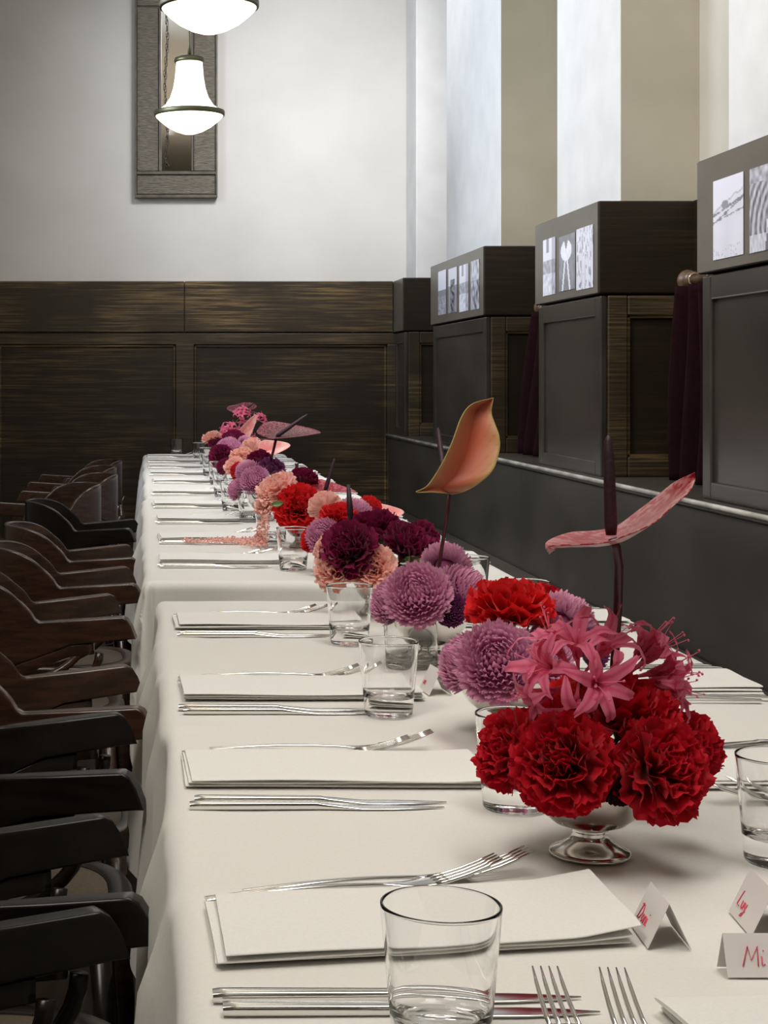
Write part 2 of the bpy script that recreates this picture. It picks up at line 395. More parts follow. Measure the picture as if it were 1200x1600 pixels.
photos([(685, 697, 425, 493, f_shore, 'narrow print of a shoreline, leftmost of four on the farthest photo box'),
        (701, 714, 421, 490, f_people, 'narrow print of dark figures, second of four on the farthest photo box'),
        (718, 732, 416, 488, f_street, 'grey print third of four on the farthest photo box'),
        (736, 749, 409, 485, f_group, 'pale mottled print, rightmost of four on the farthest photo box'),
        (849, 868, 376, 463, f_street, 'print with dark post and pale sky, left of three on the middle box'),
        (874, 899, 371, 456, f_swan, 'print with a bright heart-like shape on dark, centre of three on the middle box'),
        (901, 927, 359, 454, f_birch, 'print of pale spotted tree trunks, right of three on the middle box'),
        (1115, 1162, 284, 407, f_landscape, 'print of a snowy hillside with tiny trees on the nearest box'),
        (1172, 1232, 265, 396, f_tree, 'print with curved striped shapes, cut off by the photo edge, on the nearest box')], '')

# tall mirror with pressed metal frame, above the wainscot
mx = empty('wall_mirror', (.224, YB, 2.36), 0, 'tall narrow mirror in a wide pressed metal frame on the back wall', 'mirror')
HW, HH = .262, 1.42
g = MB(); g.box((-HW, -.03, 0), (HW, -.001, HH)); g.build('backing', M['frame_strip'], mx, .004)
for a, b_ in (((-HW+.014, .025), (HW-.014, .145)), ((-HW+.014, HH-.2), (HW-.014, HH-.02)), ((-HW+.014, .172), (-.112, HH-.215)), ((.112, .172), (HW-.014, HH-.215))):
    q = MB(); q.box((a[0], -.046, a[1]), (b_[0], -.03, b_[1])); q.build('frame_panel', M['frame_tin'], mx, .004)
for a, b_ in (((-HW, 0), (HW, .02)), ((-HW, .02), (-HW+.012, HH)), ((HW-.012, .02), (HW, HH)), ((-HW+.012, .148), (HW-.012, .168)), ((-.110, .17), (-.096, HH-.21)), ((.096, .17), (.110, HH-.21))):
    q = MB(); q.box((a[0], -.060, a[1]), (b_[0], -.03, b_[1])); q.build('frame_strip', M['frame_strip'], mx, .003)
q = MB(); q.box((-.096, -.001, .169), (.096, .001, HH-.21)); q.build('mirror_glass', M['mirror'], mx, loc=(0, -.046, 0), rot=(0, 0, -.115))
ch = MB(); zt = 3.52
for i in range(23):
    zc = zt-i*.042; xx = .157+.008*math.sin(i*.45); r_ = .006
    pts = []
    for j in range(13):
        t = 2*PI*j/12; a = math.cos(t)*r_; bq = math.sin(t)*.024
        pts.append((xx+(a if i % 2 else 0), YB-.075+(0 if i % 2 else a), zc+bq))
    ch.tube(pts, .0022, 6, False)
rp = [(.16+math.cos(2*PI*j/14)*.012, YB-.075, zt-23*.042+.010+math.sin(2*PI*j/14)*.012) for j in range(15)]
ch.tube(rp, .003, 6, False)
ch.tube([(.157, YB-.075, zt+.02), (.157, YB-.075, ZC-.001)], .002, 6)
o = ch.build('hanging_chain', M['chain']); tag(o, 'thin dark link chain with a ring end hanging before the mirror', 'chain')

# ------------------------------------------------------------------ pendant lamps
gl_up = MB(); gl_up.lathe([(.068, .375), (.070, .35), (.074, .30), (.084, .24), (.10, .19), (.128, .148), (.165, .122), (.179, .113)], 48)
gl_lo = MB(); gl_lo.lathe([(0, -.002), (.03, .001), (.07, .014), (.115, .038), (.15, .066), (.172, .088), (.179, .1)], 48)
band = MB(); band.lathe([(.176, .094), (.183, .094), (.185, .1), (.185, .114), (.183, .12), (.176, .12)], 48)
cap = MB(); cap.lathe([(.066, .372), (.078, .374), (.08, .38), (.076, .396), (.055, .404), (.02, .408), (.012, .412)], 32)
rodm = MB(); rodm.tube([(0, 0, .40), (0, 0, .47), (0, 0, ZC-2.49)], [.01, .006, .006], 10)
rodm.lathe([(.055, ZC-2.49-.05), (.055, ZC-2.49-.01), (.05, ZC-2.491)], 24)
LM = [gl_up.mesh('upper', M['lamp']), gl_lo.mesh('lower', M['lamp']), band.mesh('band', M['brass']), cap.mesh('cap', M['brass']), rodm.mesh('rod', M['brass'])]
for k, yy in enumerate((8.67, 6.16, 3.65, 1.14, -1.37)):
    t = empty('pendant_lamp', (.253, yy, 2.485), 0, ['glowing milk glass pendant with pear shape and dark band, hanging before the mirror', 'larger looking glowing pendant cut by the top edge of the photo', 'glowing milk glass pendant third along the table', 'glowing milk glass pendant over the near end of the table', 'glowing milk glass pendant behind the camera'][k], 'lamp', 'milk glass pendant lamps over the table')
    for nm, me in zip(('upper_shade', 'lower_shade', 'band', 'cap', 'rod'), LM): inst(nm, me, t)

# ================================================================== TABLES AND CLOTHS
ZT = .75
def table(y0, y1, x0, x1, lab):
    t = empty('dining_table', ((x0+x1)/2, (y0+y1)/2, 0), 0, lab, 'table', 'tables under the white cloths')
    hx, hy = (x1-x0)/2-.012, (y1-y0)/2-.012
    m = MB(); m.box((-hx, -hy, ZT-.035), (hx, hy, ZT-.006)); m.build('tabletop', M['chair_brown'], t, .004)
    for sx in (-1, 1):
        for sy in (-1, 1):
            m = MB(); m.box((sx*(hx-.06)-.03, sy*(hy-.06)-.03, 0), (sx*(hx-.06)+.03, sy*(hy-.06)+.03, ZT-.036)); m.build('leg', M['chair_brown'], t, .004)
def cloth(y0, y1, x0, x1, drop, creases, lab, seed):
    rad = .022
    def prof(r):
        # returns outward, downward for arc length r beyond the edge
        if r < rad*PI/2: a = r/rad; return rad*math.sin(a), rad*(1-math.cos(a))
        e = r-rad*PI/2; return rad+.055*e, rad+e*.998
    def edge_w(s, r, side):
        e = max(0, r-.01)
        k = min(1, e/.09)
        wv = .010*math.sin(s*5.1+seed)+.007*math.sin(s*11.3+2*seed+side)+.004*math.sin(s*23+seed)
        wv += .010*(e*4)*math.sin(s*14+side*2+seed)
        for c, a in creases:
            dd = s-c
            if side == 0 and -.0 < dd < .5: wv += 1.4*a*math.exp(-dd*5.5)*(1 if dd > .012 else dd/.012)
        return wv*k
    ys = []; y = y0-drop
    while y < y0-rad*2: ys.append(y); y += .03
    y = y0-rad*2
    while y < y0+.03: ys.append(y); y += .006
    while y < y1-.03: ys.append(y); y += .018
    while y < y1+rad*2: ys.append(y); y += .006
    while y < y1+drop: ys.append(y); y += .03
    ys.append(y1+drop)
    xs = []; x = x0-drop
    while x < x0-rad*2: xs.append(x); x += .02
    x = x0-rad*2
    while x < x0+.03: xs.append(x); x += .005
    while x < x1-.03: xs.append(x); x += .03
    while x < x1+rad*2: xs.append(x); x += .005
    while x < x1+drop: xs.append(x); x += .02
    xs.append(x1+drop)
    vs = []
    for yy in ys:
        for xx in xs:
            xa, xb, ya, yc = x0+rad, x1-rad, y0+rad, y1-rad
            cx = min(max(xx, xa), xb); cy = min(max(yy, ya), yc)
            ox, oy = xx-cx, yy-cy; r = math.hypot(ox, oy)
            # square-ish drop: the corner fabric hangs lower and folds
            z = ZT; px, py = cx, cy
            if r > 1e-6:
                out, dn = prof(r)
                ang = math.atan2(oy, ox)
                if abs(ox) > 1e-6 and abs(oy) > 1e-6: 
                    out += min(1, r/.12)*.016*math.sin(ang*6+seed)
                    out += 0
                side = 0 if ox < 0 else 1
                wv = edge_w(yy, r, side) if abs(ox) > abs(oy) else edge_w(xx+3, r, 2 if oy < 0 else 3)*.8
                wv = max(wv, -.012)
                ox /= r; oy /= r
                px = cx+ox*(out+wv); py = cy+oy*(out+wv); z = ZT-dn
            # raised creases running in from the left edge
            if r < .03:
                inn = min(px-x0, .2)
                for c, a in creases:
                    dd = yy-c-max(0, inn)*.25
                    if 0 < dd < .35: z += .0035*a/.012*math.exp(-((dd-.02)/.02)**2)*max(0, 1-inn/.09)*(1 if r < 1e-6 else .6)
                z += .0007*noise.noise(Vector((xx*7, yy*5, seed)))
            vs.append((px, py, z))
    W = len(xs); fs = [(j*W+i, j*W+i+1, (j+1)*W+i+1, (j+1)*W+i) for j in range(len(ys)-1) for i in range(W-1)]
    mb = MB(); mb.add(vs, fs)
    o = mb.build('tablecloth', M['linen']); tag(o, lab, 'tablecloth', 'white tablecloths along the long table')
T = [(.55, 3.42, .028, .912, [(1.44, .016), (1.72, .010), (2.13, .016), (2.55, .016), (2.87, .015)], 'nearest white tablecloth, draped over the table under the red carnation bowl'),
     (3.73, 6.33, .004, .872, [(4.3, .014), (4.9, .014), (5.5, .014)], 'middle white tablecloth starting behind the gap in the table row'),
     (6.40, 10.12, .012, .872, [(7.2, .014), (8.0, .014), (8.9, .014)], 'farthest white tablecloth, reaching the back wall panelling')]
tl = ['nearest dining table, hidden under its white cloth', 'middle dining table, hidden under its white cloth', 'farthest dining table, hidden under its white cloth']
for i, (a, b, x0, x1, cr, lab) in enumerate(T):
    table(a, b, x0, x1, tl[i]); cloth(a, b, x0, x1, .34 if i == 0 else .30, cr, lab, i*1.7+.4)
ZI = ZT+.0012     # resting height on the cloth

# ================================================================== PLACE SETTINGS
def knife_mesh():
    m = MB(); L = .268
    def fn(u, v):
        a = 2*PI*u; x = v*L
        if v < .52: hw = .0068-.0016*v/.52; ht = .0040-.0008*v
        else:
            t = (v-.52)/.48; hw = .0052+.0042*math.sin(min(1, t*1.5)*PI*.55)*(1-t**3.5); ht = .0030-.0022*min(1, t*3)
            hw = max(hw*(1-t**6), .0004)
        if v < .005: hw *= .9; ht *= .9
        c, s_ = math.cos(a), math.sin(a)
        sg = lambda q: math.copysign(abs(q)**.38, q)
        return (x, hw*sg(c)+(0 if v < .52 else .001*(v-.52)), ht+ht*sg(s_))
    m.grid(fn, 12, 46, True)
    n = 12; m.add([fn(i/n, 0) for i in range(n)], [tuple(range(n))]); return m.mesh('knife', M['steel'])
def fork_mesh():
    m = MB(); L = .272
    def mid(v): # height of centreline
        if v < .66: return .0025+.006*math.sin(v/.66*PI)*.6
        t = (v-.66)/.34; return .0025-.003*math.sin(t*PI*.8)+.021*t**1.6
    def body(u, v):
        v2 = v*.78; x = v2*L
        if v2 < .6: hw = .0065-.004*(v2/.6)**.7
        else: t = (v2-.6)/.18; hw = .0025+.0100*math.sin(t*PI/2)
        a = 2*PI*u; ht = .0017
        return (x, hw*math.cos(a), mid(v2)+ht*math.sin(a)+.001)
    m.grid(body, 12, 36, True)
    n = 12; m.add([body(i/n, 0) for i in range(n)], [tuple(range(n))]); m.add([body(i/n, 1) for i in range(n)], [tuple(range(n))])
    for k in range(4):
        y = (k-1.5)*.0066
        m.tube([( (v)*L, y*(1-.12*(v-.77)/.23), mid(v)+.001) for v in (.765, .82, .88, .94, 1.0)], [.0021, .0018, .0017, .0015, .0006], 6)
    return m.mesh('fork', M['steel'])
KN, FK = knife_mesh(), fork_mesh()
def napkin_mesh(seed, L=.335, W=.150, shear=0):
    m = MB(); rnd = random.Random(seed)
    for k in range(3):
        z0 = .0002+k*.0038; th = .0036; dx = rnd.uniform(-.004, .004); dy = rnd.uniform(-.002, .002)-k*.002; a = rnd.uniform(-.012, .012)
        sk = rnd.uniform(-.006, .006); ph = rnd.uniform(0, 6)
        def fn(u, v, z0=z0, th=th, dx=dx, dy=dy, a=a, sk=sk, k=k, ph=ph):
            # closed cross-section (u) swept along length (v)
            t = 2*PI*u; sg = lambda q, e: math.copysign(abs(q)**e, q)
            y = W/2*sg(math.cos(t), .25); z = th/2*sg(math.sin(t), .7)
            x = (v-.5)*L
            z += .0009*math.sin(x*19+ph)*(k+1)*.4+(.003*k*max(0, v-.85)/.15*(1 if seed % 3 == 0 else .3))
            z += .0006*math.sin(y*50+ph)
            return (x*math.cos(a)-y*math.sin(a)+dx+sk*(y/W), x*math.sin(a)+y*math.cos(a)+dy+shear*x, max(0, z0+th/2+z+.0006))
        m.grid(fn, 32, 30, True)
        for v in (0, 1): m.add([fn(i/32, v) for i in range(32)], [tuple(range(32))])
    return m.mesh('napkin', M['napkin'])
NK = [napkin_mesh(s) for s in range(4)]
def glass_mesh(r1, r0, h, base, n=56):
    m = MB(); t = .0021
    R = lambda z: r0+.0008+(r1-r0-.0008)*(z/h)
    prof = [(0, .0009), (r0*.5, .0009), (r0*.86, .0007), (r0*.92, .0001), (r0*.97, .0001), (r0*.995, .0008), (R(.0025), .0025), (R(.004), .004)]
    prof += [(R(h*k/8), h*k/8) for k in range(1, 8)]+[(R(h-.003), h-.003), (R(h-.0015), h-.0015), (R(h)-.0003, h-.0004), (R(h)-t/2, h), (R(h)-t+.0003, h-.0004), (R(h-.0015)-t, h-.0015), (R(h-.003)-t, h-.003)]
    z = [h*k/8 for k in range(7, 0, -1) if h*k/8 > base+.012]
    prof += [(R(q)-t, q) for q in z]+[(R(base+.010)-t, base+.010), (R(base)-t-.0012, base+.005), (R(base)-t-.0045, base+.0015), (r0*.72, base), (r0*.4, base-.0008), (r0*.15, base-.001), (0, base-.001)]
    m.lathe(prof, n)
    return m
GA = glass_mesh(.0405, .031, .100, .023).mesh('tumbler', M['glass'])
GB = glass_mesh(.043, .0405, .112, .010).mesh('tall_tumbler', M['glass'])
NUM = ['first', 'second', 'third', 'fourth', 'fifth', 'sixth', 'seventh', 'eighth', 'ninth', 'tenth', 'eleventh']
LY = [1.372, 1.905, 2.405, 3.075, 4.155, 4.74, 5.38, 6.02, 6.68, 7.42, 8.05, 8.68, 9.30, 9.86]
NUM += ['twelfth', 'thirteenth', 'fourteenth']
def cutlery(me, name, x, y, z, rz, ry, label, group, cat):
    o = inst(name, me, None, (x, y, z), (0, ry, rz)); tag(o, label, cat, group)
rs = random.Random(3)
for i, y in enumerate(LY):
    xo = .058 if i < 4 else .045; j = rs.uniform(-.008, .008)
    if i == 0: j = 0
    wh = '%s place from the camera on the chair side' % NUM[i]
    lon = .0 if i else .008
    o = inst('napkin', NK[i % 4] if i else napkin_mesh(3, .332, .150, .15), None, (xo+.168+j, y, ZI), (0, 0, rs.uniform(-.02, .02) if i else 0)); tag(o, 'folded white napkin at the '+wh, 'napkin', 'folded white napkins')
    ky = y-.155 if i else 1.186
    for k in (0, 1):
        cutlery(KN, 'table_knife', xo+.0+j+.012*k*(1 if i % 2 else -1)*.5, ky+(.019 if k else -.006), ZI, rs.uniform(-.02, .02)+(.01 if k else 0), 0,
                ('steel knife nearer the napkin, ' if k else 'outer steel knife, ')+wh, 'table knives', 'knife')
        cutlery(FK, 'dinner_fork', xo-.002+j+(.034 if k else 0), y+.088+(.020 if k else 0)+(-.03 if i == 0 else 0), ZI, rs.uniform(-.03, .03)+(.02 if i else .24), 0,
                ('steel fork farther from the napkin, ' if k else 'steel fork next to the napkin, ')+wh, 'dinner forks', 'fork')
RY = [1.90, 2.445, 3.10, 4.19, 4.80, 5.42, 6.05, 6.70, 7.42, 8.05, 8.68, 9.30, 9.86]
for i, y in enumerate(RY):
    xe = .892 if i < 3 else .852; j = rs.uniform(-.008, .004)
    wh = '%s place from the camera on the bench side' % NUM[i]
    o = inst('napkin', NK[(i+1) % 4], None, (xe-.168+j, y, ZI), (0, 0, PI+rs.uniform(-.02, .02))); tag(o, 'folded white napkin at the '+wh, 'napkin', 'folded white napkins')
    for k in (0, 1):
        cutlery(KN, 'table_knife', xe+.008+j-.01*k, y+.125+(.019 if k else 0), ZI, PI+rs.uniform(-.02, .02), 0, ('steel knife farther from the napkin, ' if k else 'steel knife next to the napkin, ')+wh, 'table knives', 'knife')
        cutlery(FK, 'dinner_fork', xe+.006+j-.03*k, y-.105-(.020 if k else 0), ZI, PI+rs.uniform(-.03, .03)+.03, 0, ('outer steel fork, ' if k else 'steel fork next to the napkin, ')+wh, 'dinner forks', 'fork')
# cutlery and napkin of the near end place
cutlery(FK, 'dinner_fork', .279, .900, ZI+.0085, PI/2-.02, -.02, 'left of two forks pointing away at the bottom edge, crossing the knives', 'dinner forks', 'fork')
cutlery(FK, 'dinner_fork', .312, .898, ZI+.0085, PI/2-.07, -.02, 'right of two forks pointing away at the bottom edge, crossing the knives', 'dinner forks', 'fork')
o = inst('napkin', napkin_mesh(9, .22, .21), None, (.49, 1.095, ZI), (0, 0, .12)); tag(o, 'white napkin at the bottom right corner below the name cards', 'napkin', 'folded white napkins')

def tumbler(x, y, kind, label):
    o = inst('tumbler', GB if kind else GA, None, (x, y, ZI+.0005), (0, 0, rs.uniform(0, 6)))
    tag(o, label, 'glass', 'clear glass tumblers')
def gx(px, y): return (px-VX)/F*y
gls = [(gx(689, 1.11), 1.11, 0, 'large clear tumbler in the foreground before the nearest napkin'),
 (gx(803, 1.745), 1.745, 0, 'clear tumbler half hidden behind the left of the red carnations'),
 (gx(1021, 1.735), 1.735, 0, 'clear tumbler behind the foot of the nearest silver bowl'),
 (gx(1219, 1.55), 1.55, 0, 'clear tumbler cut off by the right edge of the photo'),
 (gx(608, 2.23), 2.235, 0, 'clear tumbler beside the third place, in front of the straight tall glass'),
 (gx(642, 2.62), 2.62, 1, 'straight sided tall tumbler in front of the lilac flower bowl'),
 (gx(546, 2.84), 2.84, 0, 'clear tumbler left of the straight tall glass, near the table gap'),
 (gx(458, 3.95), 3.95, 0, 'first clear tumbler beyond the table gap'),
 (gx(421, 4.6), 4.60, 0, 'second clear tumbler beyond the table gap, by the red and peach carnations'),
 (gx(390, 5.3), 5.30, 0, 'third clear tumbler beyond the table gap'),
 (gx(362, 5.75), 5.75, 0, 'fourth clear tumbler beyond the table gap, by the lilac flowers'),
 (gx(350, 6.35), 6.45, 0, 'fifth clear tumbler beyond the table gap'),
 (gx(340, 7.2), 7.2, 0, 'sixth clear tumbler beyond the table gap'),
 (gx(329, 7.8), 7.85, 0, 'seventh clear tumbler beyond the table gap'),
 (gx(322, 8.7), 8.7, 0, 'eighth clear tumbler beyond the table gap'),
 (gx(312, 9.35), 9.4, 0, 'ninth clear tumbler beyond the table gap'),
 (gx(276, 9.98), 9.98, 0, 'lone clear tumbler at the far left corner of the table'),
 (gx(733, 3.30), 3.30, 0, 'clear tumbler on the bench side behind the lilac flowers'),
 (gx(823, 2.9), 2.90, 0, 'clear tumbler on the bench side behind the scarlet carnation'),
 (gx(411, 8.8), 8.8, 0, 'clear tumbler on the bench side near the far end'),
 (gx(452, 7.1), 7.1, 0, 'clear tumbler on the bench side behind the plum flowers'),
 (gx(556, 4.9), 4.9, 0, 'clear tumbler on the bench side behind the scarlet blooms')]
for g_ in gls: tumbler(*g_)

# name cards
LET = {'M': [[(0, 0), (.2, 1), (.42, .3), (.72, 1), (.8, 0)]], 'i': [[(0, .5), (.06, .05), (.2, .1)], [(.08, .75), (.1, .8)]],
       'a': [[(.4, .45), (.15, .5), (.02, .2), (.15, .02), (.35, .2), (.42, .5), (.42, .1), (.55, .08)]],
       'D': [[(.1, 1), (.05, 0)], [(-.1, .9), (.35, .95), (.6, .5), (.4, .08), (-.05, 0)]],
       'n': [[(0, .5), (.03, 0)], [(.02, .35), (.2, .52), (.32, .4), (.33, 0), (.45, .05)]],
       'l': [[(.05, 0), (.1, 1), (.2, .9), (.05, .1), (.2, .05)]],
       'L': [[(.15, 1), (.05, .05), (.5, .05)]], 'u': [[(0, .5), (.03, .1), (.2, .02), (.33, .2), (.36, .5), (.36, .1), (.5, .05)]],
       'y': [[(0, .5), (.08, .2), (.3, .2), (.36, .5), (.3, -.3), (.05, -.4), (.1, -.2), (.5, .05)]]}
def place_card(x, y, rz, L, H, hwid, word, hs, label):
    # ridge along local X, writing on the local -Y face
    t = empty('place_card', (x, y, ZI), rz, label, 'place card', 'folded paper name cards')
    m = MB(); v = [(-L/2, -hwid, .0005), (L/2, -hwid, .0005), (L/2, 0, H), (-L/2, 0, H), (-L/2, hwid, .0005), (L/2, hwid, .0005)]
    m.add(v, [(0, 1, 2, 3), (3, 2, 5, 4)], False); o = m.build('folded_card', M['paper'], t)
    s_ = o.modifiers.new('s', 'SOLIDIFY'); s_.thickness = .0005
    ink = MB(); cx = -L*.36; n = Vector((0, -H, hwid)).normalized(); up = Vector((0, hwid, H)).normalized()
    for chh in word:
        for st in LET[chh]:
            ink.tube([Vector((cx+p[0]*hs+p[1]*hs*.15, -hwid, 0))+up*(H*.28+p[1]*hs)+n*.0007 for p in st], hs*.035, 5)
        cx += hs*(.95 if chh in 'M' else .75 if chh in 'DL' else .5)
    ink.build('handwriting', M['ink'], t)
place_card(.419, 1.343, -PI/2-.06, .060, .036, .017, 'Dani', .0135, 'folded name card with small pink handwriting right of the nearest napkin')
place_card(.512, 1.372, -PI/2-.08, .066, .038, .018, 'Luy', .0135, 'folded name card cut by the right edge, behind the card with large pink letters')
place_card(.485, 1.262, .0, .088, .030, .012, 'Mia', .0145, 'name card with large pink M facing the camera at the right edge')
place_card(.425, 2.40, -PI/2+.1, .055, .036, .017, 'an', .012, 'small name card behind the tumbler at the third place')

# ================================================================== BOWLS AND FLOWERS
bowl = MB(); bowl.lathe([(0, .001), (.03, .0), (.0375, .001), (.0385, .003), (.036, .006), (.028, .009), (.019, .015), (.0155, .021), (.017, .0235), (.0145, .0255),
    (.020, .027), (.034, .032), (.046, .042), (.056, .056), (.0625, .072), (.065, .083), (.0665, .084), (.065, .0855), (.0625, .083), (.060, .072), (.053, .057), (.043, .046), (.02, .036), (0, .034)], 44)
BOWL = bowl.mesh('bowl_body', M['silver'])
foam_m = noisy('floral_foam', (.02, .035, .012), (.05, .07, .03), .95, 60)
fm = MB(); fm.lathe([(.0, .050), (.042, .060), (.052, .078), (.045, .092), (.02, .10), (0, .102)], 24); FOAM = fm.mesh('foam', foam_m)
BO = ['nearest', 'second', 'third', 'fourth', 'fifth', 'sixth', 'seventh', 'eighth', 'ninth', 'tenth']
BW = [(.425, 1.575), (.462, 2.11), (.462, 2.66), (.468, 3.20), (.462, 3.87), (.435, 4.50), (.405, 5.38), (.395, 6.2), (.385, 7.45), (.40, 8.9)]
for i, (x, y) in enumerate(BW):
    t = empty('pedestal_bowl', (x, y, ZI), 0, '%s silver footed bowl holding flowers, counted from the camera' % BO[i], 'bowl', 'silver footed flower bowls')
    inst('bowl_body', BOWL, t); inst('floral_foam', FOAM, t)

def carnation_mesh(seed, hi):
    rnd = random.Random(seed); m = MB(); N = 58 if hi else 26
    nu, nv = (16, 7) if hi else (5, 3)
    for i in range(N):
        t = (i+.5)/N; az = i*2.39996+rnd.uniform(-.3, .3); el = PI/2-(t**.75)*1.85
        Rr = (.58+.42*min(1, t*1.6))*rnd.uniform(.88, 1.06); Wd = rnd.uniform(.40, .62)*(.7+.5*t)
        d = Vector((math.cos(az)*math.cos(el), math.sin(az)*math.cos(el), math.sin(el)))
        side = Vector((-math.sin(az), math.cos(az), 0)); side = (side+Vector((rnd.uniform(-.4, .4), rnd.uniform(-.4, .4), rnd.uniform(-.5, .5)))).normalized()
        side = (side-d*side.dot(d)).normalized(); nrm = d.cross(side)
        base = Vector((0, 0, -.28)); ph = rnd.uniform(0, 6); fr = rnd.uniform(2.2, 3.4); curl = rnd.uniform(.05, .35)
        jag = [rnd.uniform(-.025, .025)+(.022 if q % 2 else -.022) for q in range(nu+1)]
        def fn(u, v):
            s_ = (u-.5)*2; r = v*(1-.20*s_*s_)
            j = jag[int(round(u*nu))]*(v**3) if hi else 0
            p = base*(1-v)**1.5+d*Rr*(r+j)+side*s_*Wd*(v**.8)*.95
            p += nrm*((math.sin(s_*fr*2+ph)*.11+math.sin(s_*fr*4.7+ph*2)*.035)*v**2+curl*v*v*.5-.08)
            return p
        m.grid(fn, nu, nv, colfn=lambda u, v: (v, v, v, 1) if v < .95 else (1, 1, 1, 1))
    return m
def mum_mesh(seed, hi):
    rnd = random.Random(seed); m = MB(); N = 300 if hi else 130; nv = 5 if hi else 3
    for i in range(N):
        t = (i+.5)/N; az = i*2.39996; el = PI/2-(t**.62)*1.95
        d = Vector((math.cos(az)*math.cos(el), math.sin(az)*math.cos(el), math.sin(el)*.82))
        Rr = (.80+.20*t**.7)*rnd.uniform(.90, 1.05); wd = (.060+.045*t)*rnd.uniform(.85, 1.1)*(1 if hi else 1.5)
        side = Vector((-math.sin(az), math.cos(az), 0)); inw = Vector((0, 0, 1))-d*d.z
        if inw.length < .1: inw = Vector((.1, 0, 0))
        inw.normalize(); roll = rnd.uniform(-.3, .3)
        r0 = .45
        def fn(u, v):
            s_ = (u-.5)*2
            wv = wd*math.sin(PI*(.18+.80*v))**.6*1.15
            p = d*(r0+(Rr-r0)*v)+side*s_*wv
            p += inw*(.17*v**2.4)-inw*.20*v*(1-v) + d*(.05*(s_*s_)*v-.06*v**5)
            p += side*roll*.12*v
            return p
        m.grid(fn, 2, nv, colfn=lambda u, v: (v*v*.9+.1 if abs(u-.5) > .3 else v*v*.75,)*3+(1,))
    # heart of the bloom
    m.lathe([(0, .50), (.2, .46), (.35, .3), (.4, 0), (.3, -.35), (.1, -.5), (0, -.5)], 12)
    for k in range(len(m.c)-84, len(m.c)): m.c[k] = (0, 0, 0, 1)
    return m
CM = {}; 
def flower_mesh(kind, color, v, hi):
    key = (kind, color, v, hi)
    if key not in CM:
        mb = (carnation_mesh if kind == 'carnation' else mum_mesh)(v*13+5, hi)
        CM[key] = mb.mesh(kind, PC[color])
    return CM[key]
cal = MB(); cal.lathe([(0, -.95), (.05, -.95), (.06, -.6), (.18, -.5), (.24, -.3), (.18, -.2), (0, -.2)], 10); CAL = cal.mesh('calyx', M['stem_green'])
def flower(kind, color, px, py, rpx, y, bi, label, k=0):
    p = at(px, py, y); R = rpx/F*y*(1.0 if kind == 'carnation' else 1.0)
    c = Vector((BW[bi][0], BW[bi][1], ZT+.065)); ax = (p-c)
    ax.z = max(ax.z, .005); ax.normalize()
    q = ax.to_track_quat('Z', 'Y').to_matrix().to_4x4()
    hi = True; near = bi < 5
    t = empty(kind, (0, 0, 0), 0, label, 'flower', '%s blooms' % kind)
    t.matrix_local = Matrix.Translation(p) @ q @ Matrix.Rotation(k*1.3+px, 4, 'Z')
    inst('bloom', flower_mesh(kind, color, k % 3, hi), t, scale=R*1.08)
    if near:
        s = min(R, (p-c).length*.9)
        inst('calyx', CAL, t, scale=(R*.8, R*.8, s*.9))
CA, MU = 'carnation', 'chrysanthemum'
